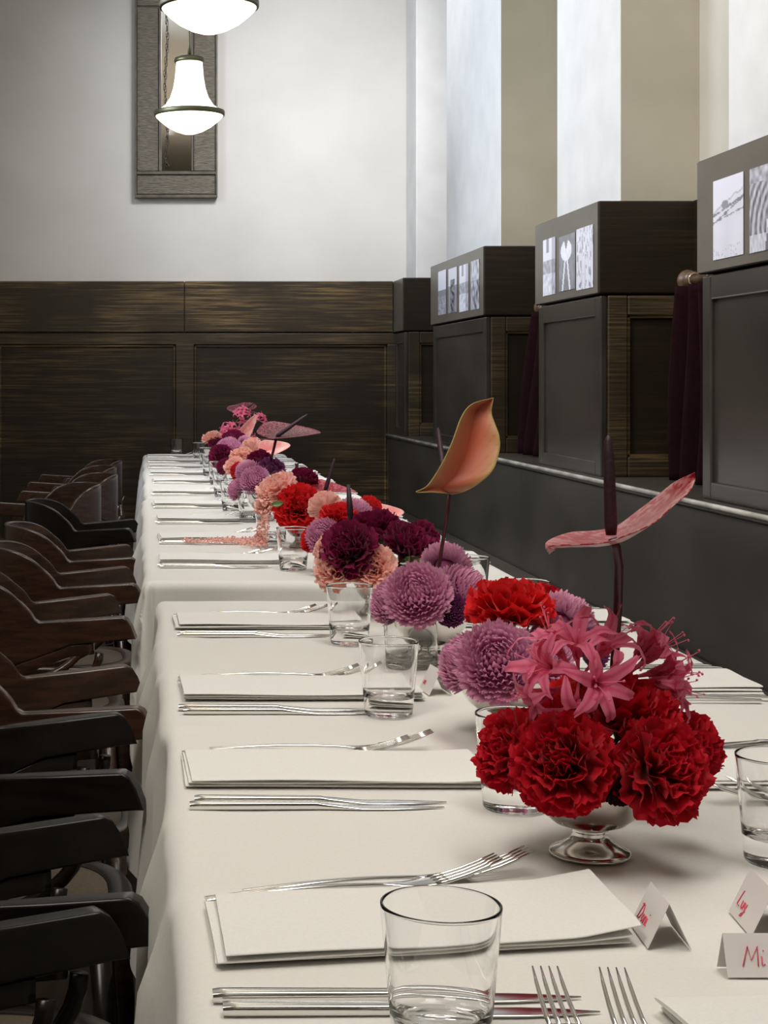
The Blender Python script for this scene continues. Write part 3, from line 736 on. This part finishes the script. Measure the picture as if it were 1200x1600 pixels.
FL = [
 (CA,'crimson',797,1172,62,1.55,0,'crimson carnation at the left of the nearest bowl'),
 (CA,'crimson',879,1192,79,1.505,0,'large crimson carnation at the front left of the nearest bowl'),
 (CA,'crimson',985,1118,82,1.56,0,'crimson carnation on top of the nearest bowl, at the foot of the tall stem'),
 (CA,'crimson',1034,1202,78,1.50,0,'large crimson carnation at the front right of the nearest bowl'),
 (CA,'crimson',1078,1168,56,1.60,0,'crimson carnation at the right rim of the nearest bowl'),
 (CA,'scarlet',905,1110,62,1.65,0,'bright red carnation behind the pink spidery blooms of the nearest bowl'),
 (CA,'crimson',860,1128,50,1.60,0,'crimson carnation between the left blooms and the pink petals, nearest bowl'),
 (CA,'dark',832,1200,40,1.55,0,'almost black small bloom at the left of the nearest bowl'),
 (CA,'dark',966,1222,34,1.50,0,'almost black small bloom at the front centre of the nearest bowl'),
 (CA,'scarlet',798,950,64,2.11,1,'bright scarlet carnation on top of the second bowl'),
 (MU,'lilac',777,1035,66,2.03,1,'large lilac chrysanthemum at the front of the second bowl'),
 (MU,'lilac',726,1035,48,2.10,1,'lilac chrysanthemum at the left of the second bowl'),
 (MU,'lilac',850,1030,54,2.07,1,'lilac chrysanthemum right of the front one, behind pink petals'),
 (MU,'lilac',884,970,50,2.17,1,'lilac chrysanthemum at the upper right of the second bowl'),
 (MU,'plum',922,1015,34,2.13,1,'small darker purple chrysanthemum at the right of the second bowl'),
 (CA,'crimson',853,942,30,2.24,1,'small crimson carnation peeking behind the scarlet one'),
 (MU,'lilac',652,930,54,2.58,2,'large lilac chrysanthemum at the front of the third bowl'),
 (MU,'lilac',612,940,38,2.63,2,'lilac chrysanthemum at the left of the third bowl'),
 (MU,'lilac',724,922,44,2.64,2,'lilac chrysanthemum at the right of the third bowl'),
 (MU,'lilac',697,882,40,2.75,2,'lilac chrysanthemum at the back of the third bowl by the orange stem'),
 (MU,'plum',703,952,28,2.58,2,'small deep purple chrysanthemum low on the third bowl'),
 (CA,'burgundy',545,858,46,3.13,3,'burgundy carnation at the left of the fourth bowl'),
 (CA,'burgundy',588,832,44,3.24,3,'burgundy carnation on top of the fourth bowl'),
 (CA,'burgundy',640,858,48,3.18,3,'burgundy carnation at the right of the fourth bowl'),
 (CA,'burgundy',662,838,26,3.27,3,'smaller burgundy carnation at the far right of the fourth bowl'),
 (CA,'peach',522,888,36,3.14,3,'peach carnation at the lower left of the fourth bowl'),
 (CA,'peach',582,888,36,3.12,3,'peach carnation at the lower centre of the fourth bowl'),
 (CA,'peach',510,856,24,3.22,3,'pale peach carnation between lilac and burgundy blooms'),
 (MU,'lilac',505,838,30,3.82,4,'lilac chrysanthemum at the left of the fifth bowl'),
 (MU,'lilac',556,802,29,3.90,4,'lilac chrysanthemum at the right of the fifth bowl'),
 (CA,'scarlet',528,806,28,3.86,4,'red carnation at the top of the fifth bowl'),
 (CA,'scarlet',486,842,20,3.85,4,'small red carnation at the lower left of the fifth bowl'),
 (CA,'scarlet',578,792,18,3.98,4,'small red carnation at the far right of the fifth bowl'),
 (CA,'peach',508,792,25,4.02,4,'peach carnation at the back of the fifth bowl'),
 (CA,'scarlet',466,793,37,4.40,5,'big red carnation at the front of the sixth bowl'),
 (CA,'peach',434,768,34,4.46,5,'large peach carnation at the upper left of the sixth bowl'),
 (CA,'peach',413,788,18,4.47,5,'small peach carnation at the lower left of the sixth bowl'),
 (CA,'burgundy',471,751,25,4.58,5,'burgundy carnation at the back of the sixth bowl'),
 (MU,'lilac',398,750,24,5.30,6,'lilac chrysanthemum at the front of the seventh bowl'),
 (MU,'lilac',386,736,20,5.45,6,'lilac chrysanthemum at the top of the seventh bowl'),
 (MU,'lilac',370,765,18,5.36,6,'lilac chrysanthemum at the lower left of the seventh bowl'),
 (CA,'plum',424,732,21,5.42,6,'plum carnation at the right of the seventh bowl'),
 (CA,'burgundy',406,721,20,5.50,6,'dark burgundy carnation at the back of the seventh bowl'),
 (CA,'crimson',376,738,16,5.70,6,'dark red carnation behind the lilac blooms of the seventh bowl'),
 (CA,'peach',366,728,16,6.15,7,'peach carnation at the left of the eighth bowl'),
 (CA,'peach',377,712,18,6.22,7,'peach carnation at the top of the eighth bowl'),
 (CA,'peach',395,700,17,6.35,7,'pale peach carnation at the upper right of the eighth bowl'),
 (CA,'burgundy',351,729,13,6.30,7,'burgundy carnation at the far left of the eighth bowl'),
 (CA,'burgundy',346,713,19,7.35,8,'burgundy carnation at the left of the ninth bowl'),
 (MU,'lilac',359,699,20,7.45,8,'lilac chrysanthemum at the top of the ninth bowl'),
 (CA,'burgundy',366,690,19,7.62,8,'burgundy carnation at the back of the ninth bowl'),
 (MU,'lilac',384,692,13,7.55,8,'small lilac chrysanthemum at the right of the ninth bowl'),
 (CA,'burgundy',339,695,13,8.85,9,'burgundy carnation at the front of the tenth bowl'),
 (CA,'peach',332,685,16,8.9,9,'peach carnation at the left of the tenth bowl'),
 (CA,'burgundy',352,685,13,8.95,9,'burgundy carnation at the right of the tenth bowl'),
]
for k, a in enumerate(FL): flower(*a, k=k)

# nerines: umbels of florets with narrow recurved petals
def nerine(px, py, y, base, dirs, size, label, seed, wid=1.0):
    rnd = random.Random(seed); c = at(px, py, y)
    t = empty('nerine', c, 0, label, 'flower', 'pink nerine blooms')
    st = MB(); b_ = Vector(base)-c; st.tube([b_, b_*.5+Vector((0, 0, .002)), (0, 0, 0)], .0024, 8); st.build('stem', M['stem_green'], t)
    for (dx, dy, dz) in dirs:
        ax = Vector((dx, dy, dz)).normalized(); m = MB()
        m.tube([(0, 0, 0), ax*size*.25, ax*size*.45], [.0012, .0016, .003], 7)
        u0 = ax.orthogonal().normalized(); w0 = ax.cross(u0)
        for k in range(6):
            a = 2*PI*k/6+rnd.uniform(-.15, .15); rad = math.cos(a)*u0+math.sin(a)*w0; tan = ax.cross(rad)
            Lp = size*rnd.uniform(.85, 1.1); ph = rnd.uniform(0, 6); cur = rnd.uniform(2.0, 3.9)
            def fn(u, v):
                s_ = (u-.5)*2
                th = .12+cur*v*v     # bends outward then back
                n = 10; p = ax*size*.42; 
                for q in range(n):
                    vv = v*(q+.5)/n; tt = .18+cur*vv**1.8; p = p+(ax*math.cos(tt)+rad*math.sin(tt))*Lp*v/n
                wv = size*.085*wid*math.sin(PI*min(.97, .12+.86*v))**.7
                return p+tan*(s_*wv)+rad*(.022*size*math.sin(v*24+ph+s_*2))+ax*(.02*size*math.sin(v*20+ph))*abs(s_)
            m.grid(fn, 4, 14, colfn=lambda u, v: (0.15 if abs(u-.5) < .1 else .9,)*3+(1,))
        for k in range(4):
            a = rnd.uniform(0, 6.28); rad = math.cos(a)*u0+math.sin(a)*w0
            e = ax*size*rnd.uniform(1.0, 1.3)+rad*size*.18; m.tube([ax*size*.4, ax*size*.8+rad*size*.05, e], [.0005, .0005, .0004], 5); m.tube([e, e+rad*.002], .0012, 5)
        m.build('floret', PC['pink'], t)
b0 = (.43, 1.6, ZT+.09)
nerine(905, 1062, 1.56, b0, [(-.8,-.5,.35),(-.2,-.5,.9),(-.95,-.2,-.35),(-.3,-.8,-.5),(.5,-.3,.8),(-.55,.1,.8),(.1,-.95,.1)], .063, 'spidery pink nerine head at the upper left of the nearest bowl', 4, 1.25)
nerine(972, 1062, 1.60, b0, [(.85,-.1,.75),(.95,-.2,.25),(.95,-.1,-.15),(.75,-.3,-.0),(.7,.1,1.05)], .060, 'pink nerine head leaning right behind the tall stem of the nearest bowl', 8, 1.3)
b9 = (.40, 8.9, ZT+.09)
nerine(358, 674, 8.85, b9, [(-.8,-.5,.4),(.2,-.5,.9),(-.6,-.6,-.3),(.8,-.4,.2),(-.1,-1,.2),(.5,-.8,-.5)], .055, 'pink nerine head low on the tenth bowl', 5, 1.5)
nerine(378, 648, 8.9, b9, [(-.8,-.5,.4),(.2,-.5,.9),(.8,-.4,.2),(-.1,-1,.2),(0,-.6,-.7)], .050, 'topmost pink nerine head of the tenth bowl', 6, 1.5)
nerine(404, 657, 8.9, b9, [(.8,-.5,.4),(.2,-.5,.9),(.8,-.4,-.3),(-.5,-.8,.3)], .045, 'pink nerine head at the right of the tenth bowl', 7, 1.5)
nerine(388, 682, 8.8, b9, [(.8,-.5,-.1),(.2,-.5,.6),(.6,-.6,-.5)], .040, 'small pink nerine head at the lower right of the tenth bowl', 9, 1.5)

# anthuriums
def spathe_mat(name, a, b, vein, rough=.36, vs=55):
    m = mat(name, a, rough, spec=.3); p = m.node_tree.nodes['Principled BSDF']
    at_ = nd(m, 'ShaderNodeAttribute'); at_.attribute_name = 'Col'
    sep = nd(m, 'ShaderNodeSeparateColor'); lk(m, at_.outputs['Color'], sep.inputs[0])
    n = noise_node(m, vs, 3); r = ramp(m, n.outputs[0], [(.46, (0, 0, 0)), (.6, (1, 1, 1))])
    mx1 = nd(m, 'ShaderNodeMix', data_type='RGBA'); mx1.inputs[6].default_value = (*a, 1); mx1.inputs[7].default_value = (*b, 1); lk(m, sep.outputs[0], mx1.inputs[0])
    mu = nd(m, 'ShaderNodeMath', operation='MULTIPLY'); lk(m, r.outputs[0], mu.inputs[0]); lk(m, sep.outputs[1], mu.inputs[1])
    mx2 = nd(m, 'ShaderNodeMix', data_type='RGBA'); lk(m, mu.outputs[0], mx2.inputs[0]); lk(m, mx1.outputs[2], mx2.inputs[6]); mx2.inputs[7].default_value = (*vein, 1)
    lk(m, mx2.outputs[2], p.inputs['Base Color']); return m
SM = {'mottled': spathe_mat('mottled_red_spathe', (.24, .003, .014), (.32, .008, .028), (.50, .28, .26), vs=130),
      'orange': spathe_mat('orange_spathe', (.48, .085, .045), (.62, .27, .13), (.60, .45, .22), vs=70),
      'maroon': spathe_mat('maroon_spathe', (.06, .004, .012), (.13, .010, .028), (.30, .11, .13), vs=190),
      'rose': spathe_mat('rose_spathe', (.28, .006, .025), (.36, .02, .05), (.48, .14, .17), vs=120),
      'salmon': spathe_mat('salmon_spathe', (.80, .22, .22), (.86, .36, .33), (.88, .5, .45), vs=30)}
def anthurium(attach, ldir, ndir, L, W, fold, color, stem, spad, label, curl=.0, tipcurl=0, sr=.003, spr=.0055, back=.28, rip=.02):
    A = Vector(attach); l = Vector(ldir).normalized(); n = Vector(ndir); n = (n-l*n.dot(l)).normalized(); s_ = l.cross(n)
    t = empty('anthurium', A, 0, label, 'flower', 'anthurium blooms')
    m = MB()
    def fn(u, v):
        # polar heart: v radial, u angle
        a = (u*2-1)*PI; c_ = math.cos(a); sn = math.sin(a)
        # heart outline: tip at a=0, notch at a=pi
        r = .5*(1+.55*c_**2*(1 if c_ > 0 else -.1)) if False else 1
        hx = (.50+.5*c_) ** 1.0
        x = (-back if False else 0)
        # outline
        lx = L*((1-back)*max(0, c_)**1.15 - back*max(0, -c_)**.8 * (1.0 if abs(a) < 2.6 else 1-.75*((abs(a)-2.6)/(PI-2.6))**1.4))
        ly = W*.5*sn*(1 if c_ < 0 else (1-.30*c_))*(1.0)
        lx *= v; ly *= v
        z = fold*abs(ly)**1.15*3.0*(W*.5)**-.15 - .0
        z += rip*L*math.sin(a*3+1)*v*v*.6
        z += tipcurl*max(0, lx/L)**2*L - curl*max(0, -lx/L)*L
        return l*lx+s_*ly+n*z
    m.grid(fn, 48, 10, True, colfn=lambda u, v: (v**2, .25+.75*(v if True else 0), 0, 1))
    o = m.build('spathe', SM[color], t, weld=True)
    so = o.modifiers.new('s', 'SOLIDIFY'); so.thickness = .0011; so.offset = 0
    if stem:
        q = MB(); q.tube([Vector(p)-A for p in stem]+[Vector((0, 0, 0))], sr, 10); q.build('stem', M['stem_dark'], t)
    if spad:
        q = MB(); d = Vector(spad[0]).normalized(); Ls = spad[1]; e = n*.002
        q.tube([e+d*Ls*f for f in (0, .1, .4, .8, .95, 1)], [spr*.8, spr, spr*.92, spr*.75, spr*.5, spr*.15], 12); q.build('spadix', M['spadix'], t)
a3 = at(432, 683, 5.4)
anthurium(a3, (.93, -.05, .10), (-.05, -.28, .95), .215, .17, .10, 'maroon', [at(422, 722, 5.4), at(427, 705, 5.4)], ((.86, -.1, .62), .125), 'dark maroon anthurium with a long black spadix above the seventh bowl', back=.33, sr=.0045, spr=.007, tipcurl=-.04)
a4 = at(508, 768, 4.55)
anthurium(a4, (.95, .1, -.04), (0, -.25, .97), .150, .10, .12, 'rose', [at(500, 790, 4.55)], ((.28, 0, .95), .092), 'red anthurium with upright dark spadix above the sixth bowl', back=.42, spr=.006)
a5 = at(552, 812, 3.35)
anthurium(at(600, 804, 4.0), (.9, .2, .1), (0, -.6, .8), .085, .06, .1, 'salmon', [at(560, 806, 3.95)], None, 'small salmon anthurium spathe at the far right of the fifth bowl', back=.4)
q = empty('anthurium', at(549, 815, 3.25), 0, 'bare dark anthurium spadix rising from the fourth bowl', 'flower', 'anthurium blooms')
m_ = MB(); m_.tube([(0, 0, -.02), (-.003, 0, .03), (-.006, 0, .072)], [.0065, .006, .0035], 12); m_.build('spadix', M['spadix'], q)
anthurium(at(418, 704, 6.2), (.97, 0, .22), (-.1, -.8, .6), .125, .075, .15, 'salmon', [at(400, 712, 6.25)], None, 'salmon pink anthurium spathe pointing right above the eighth bowl', back=.3)
anthurium(at(380, 641, 8.95), (-.9, -.1, .05), (0, -.45, .9), .18, .12, .1, 'maroon', [at(372, 685, 8.9), at(366, 660, 8.92)], ((.8, -.1, .5), .07), 'highest dark maroon anthurium at the far end of the table', back=.5, spr=.005, rip=.06)
anthurium(at(378, 678, 8.75), (.55, -.1, .75), (.5, -.8, .2), .15, .08, .2, 'salmon', [at(368, 692, 8.85)], None, 'pink upright anthurium spathe below the highest maroon one', back=.15)

# trailing peach amaranth over the cloth
tr = empty('amaranth', at(418, 800, 4.42), 0, 'trailing peach amaranth tassel spilling from the sixth bowl onto the cloth', 'flower')
P0 = tr.location.copy(); mr = MB(); rnd = random.Random(2)
def zc(p, h): return Vector((p.x, p.y, max(p.z, ZI+h)))
paths = [[at(424, 775, 4.44), at(412, 800, 4.42), at(402, 822, 4.42), at(385, 829, 5.1)], [at(430, 780, 4.42), at(416, 808, 4.40), at(400, 826, 4.40)]]
flat = [(.315, 4.53), (.27, 4.55), (.22, 4.56), (.17, 4.55), (.115, 4.57)]
paths[0] = [at(424, 772, 4.46), at(410, 800, 4.45), Vector((.325, 4.47, ZT+.02))]+[Vector((a, b, ZI+.008)) for a, b in flat]
paths.append([at(416, 800, 4.5), Vector((.31, 4.51, ZT+.015))]+[Vector((a+.02, b+.05, ZI+.007)) for a, b in flat[:4]])
paths[1] = [at(430, 780, 4.42), at(416, 806, 4.40), Vector((.33, 4.44, ZT+.01)), Vector((.27, 4.50, ZI+.006))]
for pth in paths:
    for a, b in zip(pth[:-1], pth[1:]):
        n = max(6, int((b-a).length/.0011))
        for k in range(n):
            p = a.lerp(b, k/n)+Vector((rnd.gauss(0, .006), rnd.gauss(0, .010), abs(rnd.gauss(0, .004))))
            d = Vector((rnd.gauss(0, 1), rnd.gauss(0, 1), rnd.gauss(.3, 1))).normalized()*.006
            p = zc(p, .004); e = zc(p+d, .003); mr.tube([p-P0, (p+e)/2-P0, e-P0], [.0016, .0026, .0006], 5)
mr.build('tassel', PC['peach'], tr)

def edged_spathe(label, A, left, right, midoff, color, stem, spad, sr, spr, nv=60, nu=26):
    # left/right: world points of the two margins, base to tip; midoff(v): offset of the midrib from the mean of the margins
    A = Vector(A); t = empty('anthurium', A, 0, label, 'flower', 'anthurium blooms')
    def cr(P, v):
        x = v*(len(P)-1); i = min(int(x), len(P)-2); f = x-i
        p0, p1, p2, p3 = P[max(i-1, 0)], P[i], P[i+1], P[min(i+2, len(P)-1)]
        return .5*((2*p1)+(p2-p0)*f+(2*p0-5*p1+4*p2-p3)*f*f+(3*p1-p0-3*p2+p3)*f**3)
    def fn(u, v):
        l, r_ = cr(left, v), cr(right, v); s_ = u*2-1
        m = (l+r_)/2+Vector(midoff(v))
        p = (m*(1-abs(s_))+(l if s_ < 0 else r_)*abs(s_)) if False else l.lerp(r_, u)+Vector(midoff(v))*(1-abs(s_)**1.4)
        p += Vector((0, 1, 0))*.0022*math.sin(v*22+s_*3)*abs(s_)**2
        return p-A
    def cf(u, v):
        s_ = abs(u*2-1); e = max(s_**5, max(0, v-.9)*6*0, max(0, .12-v)*5)
        vein = 0
        k = (v*9-s_*3.2) % 1; vein = max(0, 1-min(k, 1-k)*9)*(.5+.5*s_)
        if s_ < .05: vein = 1
        return (min(1, e), min(1, .12+.55*s_+(.3 if u < .5 else 0)), min(1, vein), 1)
    m = MB(); m.grid(fn, nu, nv, colfn=cf); o = m.build('spathe', SM[color], t)
    so = o.modifiers.new('s', 'SOLIDIFY'); so.thickness = .0011; so.offset = 0
    q = MB(); q.tube([Vector(p)-A for p in stem]+[Vector((0, 0, 0))], sr, 10); q.build('stem', M['stem_dark'], t)
    q = MB(); b_ = Vector(spad[0])-A; d = Vector(spad[1])-Vector(spad[0])
    q.tube([b_+d*f for f in (0, .1, .4, .8, .95, 1)], [spr*.8, spr, spr*.95, spr*.8, spr*.55, spr*.15], 14); q.build('spadix', M['spadix'], t)
# veined two-tone material for the orange spathe
om = mat('orange_spathe_veined', (.5, .12, .06), .45, spec=.3); SM['veined'] = om
a__ = nd(om, 'ShaderNodeAttribute'); a__.attribute_name = 'Col'; sp_ = nd(om, 'ShaderNodeSeparateColor'); lk(om, a__.outputs['Color'], sp_.inputs[0])
nn = noise_node(om, 60, 3)
x1 = nd(om, 'ShaderNodeMix', data_type='RGBA'); x1.inputs[6].default_value = (.34, .055, .025, 1); x1.inputs[7].default_value = (.56, .19, .10, 1); lk(om, sp_.outputs[1], x1.inputs[0])
x2 = nd(om, 'ShaderNodeMix', data_type='RGBA'); x2.inputs[7].default_value = (.40, .30, .11, 1); lk(om, sp_.outputs[0], x2.inputs[0]); lk(om, x1.outputs[2], x2.inputs[6])
vm = nd(om, 'ShaderNodeMath', operation='MULTIPLY'); lk(om, sp_.outputs[2], vm.inputs[0]); lk(om, nn.outputs[0], vm.inputs[1])
x3 = nd(om, 'ShaderNodeMix', data_type='RGBA'); x3.inputs[7].default_value = (.36, .06, .03, 1); lk(om, vm.outputs[0], x3.inputs[0]); lk(om, x2.outputs[2], x3.inputs[6])
lk(om, x3.outputs[2], om.node_tree.nodes['Principled BSDF'].inputs['Base Color'])
OL = [at(*p) for p in ((702, 771, 2.66), (675, 769, 2.60), (650, 769, 2.58), (668, 758, 2.60), (690, 726, 2.61), (706, 690, 2.62), (721, 652, 2.64), (738, 631, 2.67), (771, 622, 2.70))]
OR = [at(*p) for p in ((703, 772, 2.66), (722, 769, 2.67), (748, 756, 2.66), (770, 734, 2.66), (781, 704, 2.67), (780, 682, 2.68), (773, 660, 2.69), (768, 642, 2.70), (771, 622, 2.70))]
edged_spathe('orange anthurium with veined leaf-like spathe on a thin stem above the third bowl', at(702, 771, 2.665), OL, OR,
    lambda v: (-.004*math.sin(v*PI), .035*math.sin(v*PI)**.8, 0), 'veined', [at(684, 905, 2.68), at(688, 870, 2.68), at(697, 815, 2.68)],
    (at(697, 770, 2.70), at(684, 668, 2.78)), .0032, .0055)
NL = [at(*p) for p in ((868, 858, 1.50), (858, 853, 1.515), (905, 851, 1.49), (950, 846, 1.48), (985, 834, 1.485), (1018, 818, 1.50), (1050, 793, 1.53), (1074, 771, 1.57), (1087, 747, 1.592))]
NR = [at(*p) for p in ((858, 866, 1.54), (853, 848, 1.57), (890, 833, 1.61), (930, 829, 1.64), (965, 822, 1.65), (1000, 795, 1.65), (1040, 765, 1.635), (1064, 748, 1.61), (1085, 738, 1.59))]
edged_spathe('tall anthurium with mottled red and white spathe above the nearest bowl', at(957, 841, 1.56), NL, NR,
    lambda v: (0, 0, -.010*math.sin(v*PI)), 'mottled', [at(958, 1100, 1.58), at(960, 1040, 1.58), at(966, 940, 1.57), at(967, 885, 1.565), at(963, 855, 1.56)],
    (at(955, 836, 1.56), at(950, 680, 1.56)), .0042, .0060)
# small green leaves in the sixth and third bowls
def leaf(px, py, y, d, L, label):
    c = at(px, py, y); l = Vector(d).normalized(); s_ = l.cross(Vector((0, -1, .3))).normalized(); n = l.cross(s_); m = MB()
    m.grid(lambda u, v: l*L*v+s_*(u-.5)*L*.5*math.sin(PI*min(.98, v+.03))+n*(.1*L*math.cos((u-.5)*PI)), 6, 10)
    o = m.build('leaf', M['stem_green'], None, loc=c); tag(o, label, 'leaf'); so = o.modifiers.new('s', 'SOLIDIFY'); so.thickness = .0008
leaf(424, 788, 4.38, (.6, -.3, .1), .035, 'small green leaf under the peach carnation of the sixth bowl')
leaf(632, 872, 3.13, (.7, -.3, -.2), .04, 'small green leaf between the burgundy and lilac blooms')

# ================================================================== CHAIRS
def chair_meshes(wood):
    out = {}
    # bent band: plan curve (x toward the table, tip at x=0)
    def plan(s):           # s in -1..1 from near arm tip to far arm tip
        a = abs(s)
        if a > .55:
            t = (a-.55)/.45; x = -.26+.26*t; y = .165+.055*t
        else:
            th = a/.55*PI/2; x = -.405+.145*(1-math.cos(th))**1.0; y = .165*math.sin(th)**.85
        return x, math.copysign(y, s)
    def top(s):
        a = abs(s)
        if a < .62: return .665+.100*(1-(a/.62)**4.2)**.75
        t = (a-.62)/.38; return .665+.017*t-.050*max(0, (t-.86)/.14)**2.2
    def bot(s):
        a = abs(s); return .50+.115*min(1, (a/.75)**1.6) if a < .75 else .615+.016*(a-.75)/.25
    N = 96
    def ring(s, zt, zb, th):
        x, y = plan(s); x2, y2 = plan(s+.004 if s < .99 else s-.004); sg = 1 if s < .99 else -1
        tx, ty = (x2-x)*sg, (y2-y)*sg; l = math.hypot(tx, ty); nx, ny = -ty/l, tx/l
        pts = []
        K = 14
        for k in range(K):
            a = 2*PI*k/K; cc = math.copysign(abs(math.cos(a))**.22, math.cos(a)); ss = math.copysign(abs(math.sin(a))**.22, math.sin(a))
            pts.append((x+nx*cc*th/2, y+ny*cc*th/2, (zt+zb)/2+ss*(zt-zb)/2))
        return pts
    def sweep(fs, s0, s1, n):
        m = MB(); vs = []; K = 14
        for i in range(n+1):
            s = s0+(s1-s0)*i/n; vs += ring(s, *fs(s))
        f = [(i*K+k, i*K+(k+1) % K, (i+1)*K+(k+1) % K, (i+1)*K+k) for i in range(n) for k in range(K)]
        f += [tuple(range(K-1, -1, -1)), tuple(range(n*K, n*K+K))]
        m.add(vs, f); return m
    def thick(s):
        a = abs(s); return .016 if a < .55 else .016+.020*min(1, (a-.55)/.25)
    out['armrest_back_band'] = sweep(lambda s: (top(s), bot(s), thick(s)), -1, 1, 120).mesh('band', wood)
    out['lower_rail'] = sweep(lambda s: (bot(s)-.001, bot(s)-.026, .022), -.84, .84, 80).mesh('rail', wood)
    # seat
    m = MB()
    def outline(a): return (-.215+.20*math.copysign(abs(math.cos(a))**.75, math.cos(a)), .195*math.copysign(abs(math.sin(a))**.75, math.sin(a)))
    K = 40
    rings = [(1.0, .425), (1.03, .435), (1.03, .455), (1.0, .462), (.86, .462), (.84, .458)]
    m.grid(lambda u, v: ((-.215+(outline(2*PI*u)[0]+.215)*rings[round(v*5)][0]), outline(2*PI*u)[1]*rings[round(v*5)][0], rings[round(v*5)][1]), K, 5, True)
    m.add([(-.215+(outline(2*PI*i/K)[0]+.215), outline(2*PI*i/K)[1], .425) for i in range(K)], [tuple(range(K-1, -1, -1))])
    out['seat_frame'] = m.mesh('seat_frame', wood)
    m = MB(); m.grid(lambda u, v: (-.215+(outline(2*PI*u)[0]+.215)*.85*v, outline(2*PI*u)[1]*.85*v, .4595+.010*(1-v*v)), K, 5, True); out['seat'] = m.mesh('seat', M['chair_seat'])
    legs = []
    for (x, y, x2, y2, zt) in ((-.06, .16, -.035, .185, .425), (-.06, -.16, -.035, -.185, .425), (-.36, .12, -.42, .15, .52), (-.36, -.12, -.42, -.15, .52)):
        m = MB(); tx, ty = (x, y)
        if zt > .5: tx, ty = -.375, math.copysign(.125, y)
        m.tube([(x2, y2, 0), ((x+x2)/2, (y+y2)/2, .22), (tx, ty, zt)], [.012, .015, .016], 12); legs.append(m.mesh('leg', wood))
    out['legs'] = legs
    br = []
    for s_ in (-1, 1):
        m = MB(); pts = []
        for k in range(13):
            t = k/12; a = t*PI/2
            pts.append((-.30+.22*math.sin(a), s_*(.175+.02*t), .462+.135*(1-math.cos(a))))
        m.tube(pts, .010, 10); br.append(m.mesh('arm_brace', wood))
    out['braces'] = br
    m = MB(); m.tube([(-.215+.14*math.cos(2*PI*k/30), .14*math.sin(2*PI*k/30), .24) for k in range(31)], .009, 8, False); out['leg_hoop'] = m.mesh('hoop', wood)
    sl = []
    for y in (-.05, 0, .05):
        m = MB(); m.tube([(-.385, y, .46), (-.40, y, .50), (-.42, y*1.2, .56)], .008, 8); sl.append(m.mesh('spindle', wood))
    out['spindles'] = sl
    return out
CB, CR = chair_meshes(M['chair_black']), chair_meshes(M['chair_brown'])
def chair(x, y, rz, C_, label, sy=.92):
    t = empty('armchair', (x, y, 0), rz, label, 'chair', 'bentwood armchairs along the table')
    t.scale = (1, sy, 1)
    for nm in ('armrest_back_band', 'lower_rail', 'seat_frame', 'seat', 'leg_hoop'): inst(nm, C_[nm], t)
    for ch_ in t.children:
        if ch_.name.split('.')[0] in ('armrest_back_band', 'lower_rail', 'seat_frame'):
            wn = ch_.modifiers.new('wn', 'WEIGHTED_NORMAL'); wn.weight = 80
    for nm, key in (('leg', 'legs'), ('arm_brace', 'braces'), ('back_spindle', 'spindles')):
        for me in C_[key]: inst(nm, me, t)
for a in [
    (.004, 1.49, .12, CB, 'black bentwood armchair nearest the camera, its arm at the lower left corner', .73),
    (.0, 1.845, .12, CB, 'black bentwood armchair second from the camera', .73),
    (-.002, 2.42, .04, CB, 'black bentwood armchair third from the camera, with a bright glint on its arm tip'),
    (.012, 2.86, .06, CR, 'dark brown bentwood armchair just before the table gap'),
    (-.03, 3.88, .10, CR, 'brown bentwood armchair just beyond the table gap, slightly pulled out'),
    (-.004, 4.48, .06, CR, 'brown bentwood armchair with curved back, second beyond the table gap'),
    (-.006, 5.11, .06, CR, 'brown bentwood armchair with curved back, third beyond the table gap'),
    (-.01, 6.08, -.04, CB, 'black bentwood armchair beyond the brown ones, tall back to the left'),
    (-.56, 6.95, PI+.45, CR, 'brown armchair turned away from the table, nearest of the far group'),
    (-.50, 7.7, PI+.45, CR, 'brown armchair turned away from the table, second of the far group'),
    (-.52, 8.4, PI+.4, CR, 'brown armchair turned away from the table, third of the far group'),
    (-.50, 9.1, PI+.4, CR, 'brown armchair turned away from the table, last before the back wall')]:
    chair(*a)
